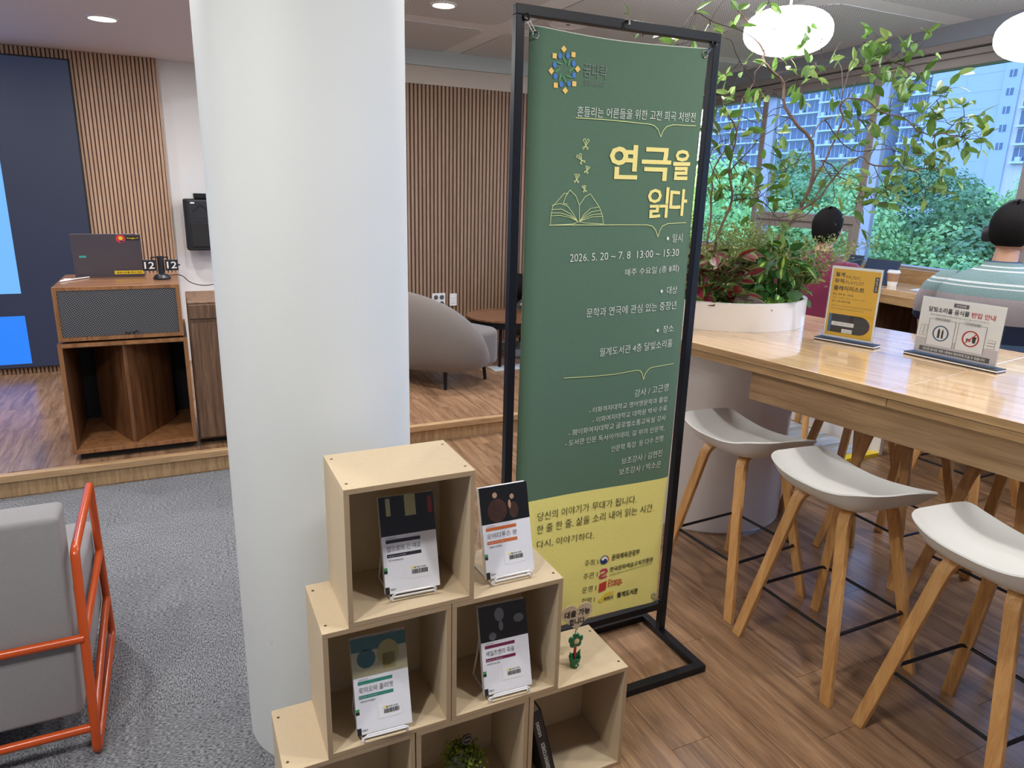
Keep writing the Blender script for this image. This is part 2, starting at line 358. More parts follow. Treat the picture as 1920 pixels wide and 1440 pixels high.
# ---------------------------------------------------------------- object helpers
def tag(o, label=None, cat=None, group=None, kind=None):
    if label: o['label'] = label
    if cat: o['category'] = cat
    if group: o['group'] = group
    if kind: o['kind'] = kind
    return o
def thing(name, label, cat, loc=(0, 0, 0), rz=0.0, group=None):
    o = bpy.data.objects.new(name, None); COL.objects.link(o)
    o.empty_display_size = 0.05
    o.location = loc; o.rotation_euler = (0, 0, rz)
    return tag(o, label, cat, group)
def wmat(o):
    m = Matrix.Translation(o.location) @ o.rotation_euler.to_matrix().to_4x4()
    if o.parent: m = wmat(o.parent) @ o.matrix_parent_inverse @ m
    return m
def attach(o, parent, world=False):
    if parent is not None:
        o.parent = parent
        if world: o.matrix_parent_inverse = wmat(parent).inverted()
class MB:
    def __init__(s): s.v = []; s.f = []; s.m = []; s.cur = 0; s.xf = None
    def add(s, vs, fs):
        b = len(s.v)
        if s.xf is not None: vs = [tuple(s.xf @ Vector(v)) for v in vs]
        s.v += [tuple(v) for v in vs]; s.f += [tuple(i + b for i in f) for f in fs]; s.m += [s.cur] * len(fs)
        return s
    def box(s, x0, x1, y0, y1, z0, z1):
        return s.add([(x0, y0, z0), (x1, y0, z0), (x1, y1, z0), (x0, y1, z0), (x0, y0, z1), (x1, y0, z1), (x1, y1, z1), (x0, y1, z1)],
                     [(0, 3, 2, 1), (4, 5, 6, 7), (0, 1, 5, 4), (1, 2, 6, 5), (2, 3, 7, 6), (3, 0, 4, 7)])
    def quad(s, a, b, c, d): return s.add([a, b, c, d], [(0, 1, 2, 3)])
    def prism(s, pts, z0, z1):
        n = len(pts)
        vs = [(p[0], p[1], z0) for p in pts] + [(p[0], p[1], z1) for p in pts]
        fs = [tuple(range(n))[::-1], tuple(range(n, 2 * n))] + [(i, (i + 1) % n, n + (i + 1) % n, n + i) for i in range(n)]
        return s.add(vs, fs)
    def lathe(s, prof, seg=32, cx=0, cy=0, cap=True):
        n = len(prof); vs = []
        for i in range(seg):
            a = 2 * PI * i / seg
            for r, z in prof: vs.append((cx + r * math.cos(a), cy + r * math.sin(a), z))
        fs = []
        for i in range(seg):
            j = (i + 1) % seg
            for k in range(n - 1): fs.append((i * n + k, j * n + k, j * n + k + 1, i * n + k + 1))
        if cap:
            if prof[0][0] > 1e-6: fs.append(tuple(i * n for i in range(seg))[::-1])
            if prof[-1][0] > 1e-6: fs.append(tuple(i * n + n - 1 for i in range(seg)))
        return s.add(vs, fs)
    def tube(s, pts, r, seg=8, closed=False, flat=None, up=None):
        """tube along points; r number or list; flat=(w,t) makes a rectangular strip with width along up"""
        P = [Vector(p) for p in pts]; n = len(P); vs = []; fs = []
        k = 4 if flat else seg
        prev = None
        for i in range(n):
            if closed: t = (P[(i + 1) % n] - P[i - 1])
            else: t = (P[min(i + 1, n - 1)] - P[max(i - 1, 0)])
            t = t.normalized() if t.length > 1e-9 else Vector((0, 0, 1))
            if up is not None: u = Vector(up)
            elif prev is not None: u = prev
            else: u = Vector((0, 0, 1)) if abs(t.z) < 0.9 else Vector((1, 0, 0))
            u = (u - t * u.dot(t)); u = u.normalized() if u.length > 1e-6 else Vector((0, 1, 0))
            prev = u; w = t.cross(u)
            rr = r[i] if isinstance(r, (list, tuple)) else r
            if flat:
                for a, b in ((-1, -1), (1, -1), (1, 1), (-1, 1)): vs.append(P[i] + u * (a * flat[0] / 2) + w * (b * flat[1] / 2))
            else:
                for j in range(k):
                    a = 2 * PI * j / k; vs.append(P[i] + (u * math.cos(a) + w * math.sin(a)) * rr)
        for i in range(n if closed else n - 1):
            q = (i + 1) % n
            for j in range(k): fs.append((i * k + j, i * k + (j + 1) % k, q * k + (j + 1) % k, q * k + j))
        if not closed: fs += [tuple(range(k))[::-1], tuple((n - 1) * k + j for j in range(k))]
        return s.add(vs, fs)
    def mesh(s, name, mats, smooth=False, bevel=0.0, fixn=True):
        me = bpy.data.meshes.new(name); me.from_pydata(s.v, [], s.f); me.update()
        for m in (mats if isinstance(mats, (list, tuple)) else [mats]): me.materials.append(M[m] if isinstance(m, str) else m)
        if any(s.m): me.polygons.foreach_set('material_index', s.m)
        if bevel or fixn:
            bm = bmesh.new(); bm.from_mesh(me)
            if fixn: bmesh.ops.recalc_face_normals(bm, faces=bm.faces)
            if bevel:
                es = [e for e in bm.edges if len(e.link_faces) == 2 and e.calc_face_angle(0) > 0.6]
                bmesh.ops.bevel(bm, geom=es, offset=bevel, segments=2 if bevel < .012 else 4, profile=0.5, affect='EDGES', clamp_overlap=True)
            bm.to_mesh(me); bm.free()
        if smooth:
            me.polygons.foreach_set('use_smooth', [True] * len(me.polygons))
            try: me.set_sharp_from_angle(angle=R(38))
            except Exception: pass
        return me
    def build(s, name, mats, parent=None, world=False, smooth=False, bevel=0.0, loc=None, fixn=True):
        me = s.mesh(name, mats, smooth, bevel, fixn)
        return link(name, me, parent, world, loc)
def link(name, me, parent=None, world=False, loc=None, rot=None):
    o = bpy.data.objects.new(name, me); COL.objects.link(o)
    if loc is not None: o.location = loc
    if rot is not None: o.rotation_euler = rot
    attach(o, parent, world)
    return o
def copy_tree(o, parent=None):
    c = o.copy(); COL.objects.link(c)
    if parent is not None: c.parent = parent
    for ch in list(o.children): copy_tree(ch, c)
    return c
def rounded(w, d, r, n=5, cx=0, cy=0):
    out = []
    for (sx, sy, a0) in ((1, 1, 0), (-1, 1, 90), (-1, -1, 180), (1, -1, 270)):
        for i in range(n + 1):
            a = R(a0 + 90 * i / n)
            out.append((cx + sx * (w / 2 - r) + r * math.cos(a), cy + sy * (d / 2 - r) + r * math.sin(a)))
    return out
TMP = bpy.data.scenes.new('workbench')
def eval_mesh(o, name):
    # evaluated in a small scene of its own, so that it stays quick
    TMP.collection.objects.link(o)
    vl = TMP.view_layers[0]; vl.update()
    dg = vl.depsgraph
    me = bpy.data.meshes.new_from_object(o.evaluated_get(dg), depsgraph=dg)
    TMP.collection.objects.unlink(o)
    return me

# ---- lettering: glyph outlines of the built-in font turned into flat meshes
_TC = {}; _CU = []
def text_geo(s, bold=0):
    key = (s, bold)
    if key in _TC: return _TC[key]
    cu = bpy.data.curves.new('lettering', 'FONT'); cu.body = s; cu.size = 1.0; cu.resolution_u = 2
    cu.fill_mode = 'FRONT'; cu.offset = (-0.006, 0.012, 0.024)[bold]
    o = bpy.data.objects.new('lettering', cu)
    me = o.to_mesh()
    vs = [(v.co.x, v.co.y) for v in me.vertices]; fs = [tuple(p.vertices) for p in me.polygons]
    o.to_mesh_clear(); bpy.data.objects.remove(o); _CU.append(cu)
    x0 = min(v[0] for v in vs); x1 = max(v[0] for v in vs); y0 = min(v[1] for v in vs); y1 = max(v[1] for v in vs)
    vs = [((x - x0) / (x1 - x0), (y - y0) / (y1 - y0)) for x, y in vs]
    _TC[key] = (vs, fs, (x1 - x0) / (y1 - y0))
    return _TC[key]
def text_on(parent, s, fn, u0, u1, v0, h, m, bold=0, v1=None, name='lettering'):
    """lettering stretched over u0..u1 (across) and v0..v0+h (up); fn maps (u,v) to a point on the surface"""
    vs, fs, asp = text_geo(s, bold)
    if u1 is None: u1 = u0 + h * asp
    if v1 is None: v1 = v0
    pts = [fn(u0 + (u1 - u0) * x, v0 + (v1 - v0) * x + h * y) for x, y in vs]
    me = bpy.data.meshes.new(name); me.from_pydata(pts, [], fs); me.update(); me.materials.append(M[m])
    return link(name, me, parent)
def shape_on(parent, polys, fn, m, name='printed_shape'):
    b = MB()
    for p in polys: b.add([fn(*q) for q in p], [tuple(range(len(p)))])
    return b.build(name, m, parent, fixn=False)
def rect(u0, u1, v0, v1): return [(u0, v0), (u1, v0), (u1, v1), (u0, v1)]
def disc(cu, cv, r, n=20, ry=None): return [(cu + r * math.cos(2 * PI * i / n), cv + (ry or r) * math.sin(2 * PI * i / n)) for i in range(n)]
def stroke(pts, w):
    out = []
    for a, b in zip(pts[:-1], pts[1:]):
        dx, dy = b[0] - a[0], b[1] - a[1]; L = math.hypot(dx, dy) or 1e-6
        nx, ny = -dy / L * w / 2, dx / L * w / 2; ex, ey = dx / L * w * .3, dy / L * w * .3
        out.append([(a[0] - nx - ex, a[1] - ny - ey), (b[0] - nx + ex, b[1] - ny + ey), (b[0] + nx + ex, b[1] + ny + ey), (a[0] + nx - ex, a[1] + ny - ey)])
    return out
def ring(cu, cv, r, w, n=28): return stroke([(cu + r * math.cos(2 * PI * i / n), cv + r * math.sin(2 * PI * i / n)) for i in range(n + 1)], w)
TEXTS=[('흔들리는 어른들을 위한 고전 희곡 처방전', 1.0518, 1.4593, 1.7904, 1.8, 0.0273, 'w', 0), ('연극', 1.1663, 1.3836, 1.6242, 1.6267, 0.0993, 'y', 2), ('을', 1.3916, 1.4564, 1.6299, 1.6319, 0.0883, 'y', 2), ('읽', 1.3078, 1.3854, 1.5156, 1.5183, 0.0905, 'y', 2), ('다', 1.3898, 1.4578, 1.5265, 1.523, 0.0807, 'y', 2), ('일시', 1.4118, 1.4514, 1.4428, 1.4446, 0.026, 'w', 0), ('2026. 5. 20 ~ 7. 8  13:00 ~ 15:30', 1.048, 1.4418, 1.3886, 1.4011, 0.0226, 'w', 0), ('매주 수요일 (총 8회)', 1.2433, 1.4475, 1.3393, 1.3496, 0.0249, 'w', 0), ('대상', 1.4058, 1.4466, 1.2814, 1.2816, 0.0249, 'w', 0), ('문학과 연극에 관심 있는 중장년', 1.1151, 1.4478, 1.2203, 1.2321, 0.0272, 'w', 0), ('장소', 1.4013, 1.4437, 1.1556, 1.1577, 0.0246, 'w', 0), ('월계도서관 4층 달빛소리홀', 1.1695, 1.444, 1.0944, 1.108, 0.0273, 'w', 0), ('강사 / 고근영', 1.3101, 1.4431, 0.9495, 0.9593, 0.0255, 'w', 0), ('- 이화여자대학교 영어영문학과 졸업', 1.146, 1.442, 0.9099, 0.9211, 0.0191, 'w', 0), ('- 이화여자대학교 대학원 박사 수료', 1.1615, 1.4453, 0.876, 0.8896, 0.0193, 'w', 0), ('- 現이화여자대학교 글로벌소통교육실 강사', 1.0765, 1.4444, 0.8414, 0.8551, 0.0203, 'w', 0), ('- 도서관 인문 독서아카데미, 길 위의 인문학,', 1.0662, 1.4432, 0.807, 0.8173, 0.0204, 'w', 0), ('인문학 특강  등 다수 진행', 1.2383, 1.4417, 0.7673, 0.7812, 0.0213, 'w', 0), ('보조강사 / 김현진', 1.2813, 1.4436, 0.7165, 0.7261, 0.0243, 'w', 0), ('보조강사 / 박소은', 1.2752, 1.4433, 0.6787, 0.6852, 0.0245, 'w', 0), ('당신의 이야기가 무대가 됩니다.', 0.9754, 1.3545, 0.5658, 0.566, 0.03, 'k', 0), ('한 줄 한 줄, 삶을 소리 내어 읽는 시간.', 0.9742, 1.4316, 0.5197, 0.52, 0.0316, 'k', 0), ('다시, 이야기하다.', 0.9762, 1.1943, 0.4689, 0.4593, 0.0282, 'k', 0), ('주최 I', 1.1638, 1.2161, 0.3609, 0.3582, 0.0248, 'k', 0), ('문화체육관광부', 1.271, 1.3869, 0.3631, 0.3631, 0.0226, 'k', 1), ('주관 I', 1.1601, 1.2167, 0.3124, 0.311, 0.0238, 'k', 0), ('한국문화예술교육진흥원', 1.266, 1.448, 0.3195, 0.3216, 0.0188, 'k', 1), ('KOREA ARTS & CULTURE EDUCATION SERVICE', 1.2671, 1.4467, 0.304, 0.3124, 0.0067, 'k', 0), ('운영 I', 1.1585, 1.2147, 0.261, 0.2599, 0.024, 'k', 0), ('Drama', 1.2637, 1.3176, 0.2748, 0.2728, 0.0163, 'r', 1), ('Lounge', 1.262, 1.3217, 0.2592, 0.2584, 0.0177, 'r', 1), ('협력 I', 1.1592, 1.2108, 0.2178, 0.2155, 0.0242, 'k', 0), ('월계도서관', 1.3026, 1.3914, 0.2101, 0.2075, 0.0222, 'k', 2)]
RULES=[[(1.0477, 1.7866), (1.1329, 1.788), (1.2198, 1.7866), (1.2978, 1.7844), (1.3133, 1.7811), (1.3266, 1.7714), (1.3379, 1.7516), (1.3453, 1.7701), (1.3565, 1.7818), (1.3778, 1.7878), (1.4638, 1.7901)], [(0.9741, 1.494), (1.0609, 1.4949), (1.2138, 1.496), (1.3128, 1.4964), (1.3322, 1.4924), (1.3448, 1.4812), (1.3552, 1.4607), (1.3615, 1.4813), (1.3705, 1.4936), (1.3893, 1.5004), (1.4614, 1.5038)], [(1.0489, 1.0354), (1.138, 1.0325), (1.2301, 1.033), (1.3111, 1.0401), (1.3252, 1.0371), (1.3332, 1.0263), (1.3399, 1.006), (1.3444, 1.0253), (1.3518, 1.0366), (1.3664, 1.0449), (1.4553, 1.0502)]]
DRAW=[[(0.9768, 1.494), (0.9783, 1.521), (0.9805, 1.5327), (0.9826, 1.5459), (1.0194, 1.5826)], [(1.0194, 1.5826), (1.0305, 1.5828), (1.0384, 1.5924), (1.0589, 1.5764), (1.0718, 1.5506), (1.0746, 1.5051)], [(0.9797, 1.5491), (1.007, 1.5542), (1.0324, 1.5476), (1.0504, 1.5288), (1.0688, 1.505)], [(0.9803, 1.5374), (1.0134, 1.5388), (1.0421, 1.5264), (1.0688, 1.505)], [(0.978, 1.528), (1.0084, 1.5284), (1.0424, 1.5202), (1.0688, 1.505)], [(0.9767, 1.5195), (1.0087, 1.5217), (1.0427, 1.5154), (1.0688, 1.505)], [(1.0718, 1.5506), (1.0903, 1.5747), (1.107, 1.5831), (1.1402, 1.5468), (1.1097, 1.5415), (1.0878, 1.5235), (1.0746, 1.5051)], [(1.1402, 1.5468), (1.145, 1.5372), (1.1132, 1.5319), (1.0909, 1.5197), (1.0746, 1.5051)], [(1.145, 1.5372), (1.1498, 1.5275), (1.1138, 1.5237), (1.0912, 1.5148), (1.0746, 1.5051)], [(1.1498, 1.5275), (1.1533, 1.5202), (1.1171, 1.518), (1.0746, 1.5051)], [(1.1533, 1.5202), (1.1572, 1.4982), (1.095, 1.5004), (1.0775, 1.5036), (1.0661, 1.5031), (1.055, 1.4977), (0.9741, 1.494)], [(1.0384, 1.5924), (1.0253, 1.5757), (1.017, 1.5544), (1.0321, 1.5532)], [(1.0843, 1.7142), (1.0746, 1.7301), (1.0822, 1.7334), (1.0846, 1.7194), (1.0843, 1.7142)], [(1.0843, 1.7142), (1.0958, 1.7295), (1.0896, 1.7332), (1.0846, 1.7194), (1.0843, 1.7142)], [(1.0843, 1.7142), (1.0744, 1.7094), (1.0773, 1.7041), (1.0843, 1.7142)], [(1.0843, 1.7142), (1.0935, 1.7087), (1.09, 1.7036), (1.0843, 1.7142)], [(1.0727, 1.6747), (1.0547, 1.6831), (1.0586, 1.6889), (1.0695, 1.6789), (1.0727, 1.6747)], [(1.0727, 1.6747), (1.0718, 1.6917), (1.0646, 1.6919), (1.0695, 1.6789), (1.0727, 1.6747)], [(1.0727, 1.6747), (1.0681, 1.6666), (1.0739, 1.6636), (1.0727, 1.6747)], [(1.0727, 1.6747), (1.0836, 1.6744), (1.0842, 1.6688), (1.0727, 1.6747)], [(1.0914, 1.6467), (1.0875, 1.6587), (1.0932, 1.66), (1.0925, 1.6502), (1.0914, 1.6467)], [(1.0914, 1.6467), (1.1018, 1.6557), (1.0982, 1.6589), (1.0925, 1.6502), (1.0914, 1.6467)], [(1.0914, 1.6467), (1.0839, 1.6446), (1.085, 1.6406), (1.0914, 1.6467)], [(1.0914, 1.6467), (1.0968, 1.6418), (1.0935, 1.6387), (1.0914, 1.6467)], [(1.0591, 1.6209), (1.051, 1.6347), (1.0574, 1.6374), (1.0594, 1.6254), (1.0591, 1.6209)], [(1.0591, 1.6209), (1.0689, 1.6338), (1.0637, 1.6371), (1.0594, 1.6254), (1.0591, 1.6209)], [(1.0591, 1.6209), (1.0508, 1.6169), (1.0532, 1.6123), (1.0591, 1.6209)], [(1.0591, 1.6209), (1.0669, 1.616), (1.064, 1.6117), (1.0591, 1.6209)], [(1.0874, 1.5935), (1.0777, 1.6022), (1.0817, 1.6053), (1.0864, 1.5969), (1.0874, 1.5935)], [(1.0874, 1.5935), (1.0909, 1.6047), (1.0863, 1.6062), (1.0864, 1.5969), (1.0874, 1.5935)], [(1.0874, 1.5935), (1.0825, 1.5891), (1.0855, 1.5862), (1.0874, 1.5935)], [(1.0874, 1.5935), (1.0944, 1.5914), (1.0934, 1.5877), (1.0874, 1.5935)]]
BUL=[(1.394, 1.4554), (1.3846, 1.2918), (1.3806, 1.1661)]
LOGOS=(1.0049, 1.906), (1.1044, 1.9141), (1.2412, 0.3722), (1.2402, 0.3201), (1.2411, 0.2689), (1.2576, 0.2246)
BRANCHES=[(0.022, 0.006, [(2.546, 2.611, 1.26), (2.569, 2.611, 1.291), (2.67, 2.597, 1.396), (2.748, 2.589, 1.486), (2.827, 2.592, 1.616), (2.862, 2.61, 1.722), (2.867, 2.635, 1.803), (2.867, 2.656, 1.865), (2.8, 2.719, 1.959), (2.767, 2.764, 2.049), (2.777, 2.787, 2.13), (2.727, 2.832, 2.191), (2.7, 2.861, 2.239), (2.708, 2.872, 2.279), (2.677, 2.907, 2.337), (2.657, 2.94, 2.407), (2.617, 2.981, 2.472)]), (0.009, 0.003, [(2.829, 2.594, 1.616), (2.849, 2.577, 1.694), (2.901, 2.56, 1.824), (2.945, 2.547, 1.956), (2.912, 2.546, 2.001), (2.921, 2.523, 2.044), (2.975, 2.462, 2.036), (3.022, 2.39, 1.977), (3.072, 2.328, 1.957), (3.097, 2.268, 1.902), (3.11, 2.223, 1.88), (3.158, 2.169, 1.882), (3.191, 2.117, 1.867)]), (0.003, 0.002, [(3.181, 2.184, 1.884), (3.171, 2.145, 1.928), (3.154, 2.102, 1.948)]), (0.003, 0.002, [(3.062, 2.321, 1.956), (3.091, 2.274, 1.972), (3.112, 2.232, 1.995), (3.136, 2.2, 2.054)]), (0.005, 0.002, [(2.938, 2.569, 2.005), (2.992, 2.611, 2.089), (3.058, 2.654, 2.191), (3.131, 2.686, 2.272), (3.207, 2.715, 2.345)]), (0.003, 0.002, [(2.982, 2.607, 2.011), (3.047, 2.665, 2.116), (3.095, 2.731, 2.219), (3.112, 2.806, 2.302), (3.196, 2.843, 2.369)]), (0.004, 0.002, [(2.972, 2.567, 2.052), (3.007, 2.56, 2.123), (3.106, 2.527, 2.21), (3.164, 2.49, 2.217), (3.224, 2.44, 2.186), (3.248, 2.406, 2.151)]), (0.003, 0.002, [(3.078, 2.504, 2.204), (3.152, 2.499, 2.24), (3.211, 2.5, 2.274), (3.279, 2.491, 2.289)]), (0.01, 0.003, [(2.762, 2.566, 1.53), (2.841, 2.521, 1.602), (2.903, 2.496, 1.712), (2.982, 2.451, 1.785), (3.015, 2.395, 1.746), (3.093, 2.329, 1.748), (3.103, 2.289, 1.726), (3.151, 2.239, 1.734), (3.182, 2.197, 1.737)]), (0.004, 0.002, [(3.103, 2.289, 1.726), (3.161, 2.278, 1.719), (3.194, 2.269, 1.679), (3.222, 2.264, 1.644)]), (0.005, 0.002, [(2.824, 2.549, 1.948), (2.886, 2.519, 1.874), (2.962, 2.488, 1.816), (3.077, 2.457, 1.821), (3.163, 2.441, 1.829), (3.254, 2.413, 1.805)]), (0.006, 0.003, [(2.856, 2.646, 1.864), (2.985, 2.719, 1.956), (3.122, 2.772, 1.994), (3.166, 2.858, 1.992)]), (0.005, 0.002, [(2.86, 2.459, 1.71), (2.8, 2.481, 1.752), (2.765, 2.482, 1.762), (2.768, 2.447, 1.714), (2.776, 2.409, 1.667), (2.754, 2.374, 1.579), (2.688, 2.375, 1.543)]), (0.007, 0.002, [(2.727, 2.57, 1.487), (2.792, 2.529, 1.532), (2.86, 2.523, 1.694), (2.954, 2.444, 1.66), (2.99, 2.393, 1.625), (3.0, 2.347, 1.565)]), (0.014, 0.004, [(2.301, 2.615, 1.34), (2.328, 2.619, 1.45), (2.374, 2.617, 1.567), (2.364, 2.644, 1.696), (2.381, 2.651, 1.798), (2.392, 2.653, 1.878), (2.342, 2.69, 1.974), (2.321, 2.7, 2.028)]), (0.006, 0.002, [(2.359, 2.638, 1.695), (2.458, 2.634, 1.791), (2.532, 2.634, 1.861), (2.604, 2.627, 1.902), (2.692, 2.618, 1.966)]), (0.01, 0.003, [(2.267, 2.631, 1.339), (2.301, 2.663, 1.479), (2.326, 2.703, 1.627), (2.347, 2.726, 1.72), (2.434, 2.724, 1.832), (2.463, 2.733, 1.886), (2.492, 2.756, 1.99), (2.523, 2.766, 2.052), (2.568, 2.768, 2.11), (2.584, 2.782, 2.165), (2.629, 2.779, 2.206)]), (0.004, 0.002, [(2.538, 2.734, 2.104), (2.45, 2.777, 2.231), (2.409, 2.774, 2.283), (2.341, 2.77, 2.286)]), (0.004, 0.002, [(2.745, 2.755, 2.123), (2.804, 2.714, 2.157), (2.87, 2.662, 2.166), (2.877, 2.656, 2.232), (2.86, 2.662, 2.3), (2.871, 2.651, 2.357)]), (0.004, 0.002, [(2.771, 2.691, 1.955), (2.687, 2.738, 1.975), (2.613, 2.762, 1.936), (2.569, 2.789, 1.954), (2.478, 2.84, 1.977), (2.428, 2.853, 1.943)]), (0.004, 0.002, [(2.336, 2.714, 1.719), (2.334, 2.663, 1.642), (2.282, 2.692, 1.748), (2.304, 2.674, 1.818), (2.332, 2.637, 1.837)]), (0.004, 0.002, [(2.698, 2.694, 2.037), (2.627, 2.729, 2.078), (2.58, 2.725, 2.026), (2.584, 2.689, 1.953), (2.618, 2.672, 1.989), (2.657, 2.646, 2.001)]), (0.004, 0.002, [(2.394, 2.639, 1.567), (2.485, 2.571, 1.582), (2.527, 2.503, 1.517), (2.532, 2.466, 1.5), (2.599, 2.415, 1.533)]), (0.004, 0.002, [(2.563, 2.783, 2.305), (2.467, 2.794, 2.337), (2.34, 2.815, 2.356), (2.227, 2.831, 2.383), (2.127, 2.805, 2.291), (1.96, 2.833, 2.269)]), (0.003, 0.002, [(2.594, 2.752, 2.25), (2.644, 2.758, 2.351), (2.648, 2.782, 2.435), (2.634, 2.804, 2.483)]), (0.004, 0.002, [(2.841, 2.611, 1.801), (2.77, 2.615, 1.766), (2.695, 2.618, 1.719), (2.652, 2.599, 1.651)]), (0.004, 0.002, [(2.955, 2.58, 1.881), (3.019, 2.577, 1.924), (3.081, 2.573, 1.964), (3.162, 2.546, 1.955), (3.213, 2.512, 1.876)]), (0.003, 0.002, [(3.015, 2.395, 1.746), (3.019, 2.356, 1.686), (3.023, 2.324, 1.65), (3.079, 2.292, 1.7)]), (0.003, 0.002, [(2.796, 2.55, 1.719), (2.865, 2.498, 1.706), (2.944, 2.443, 1.696), (2.963, 2.405, 1.648), (2.922, 2.387, 1.575)])]
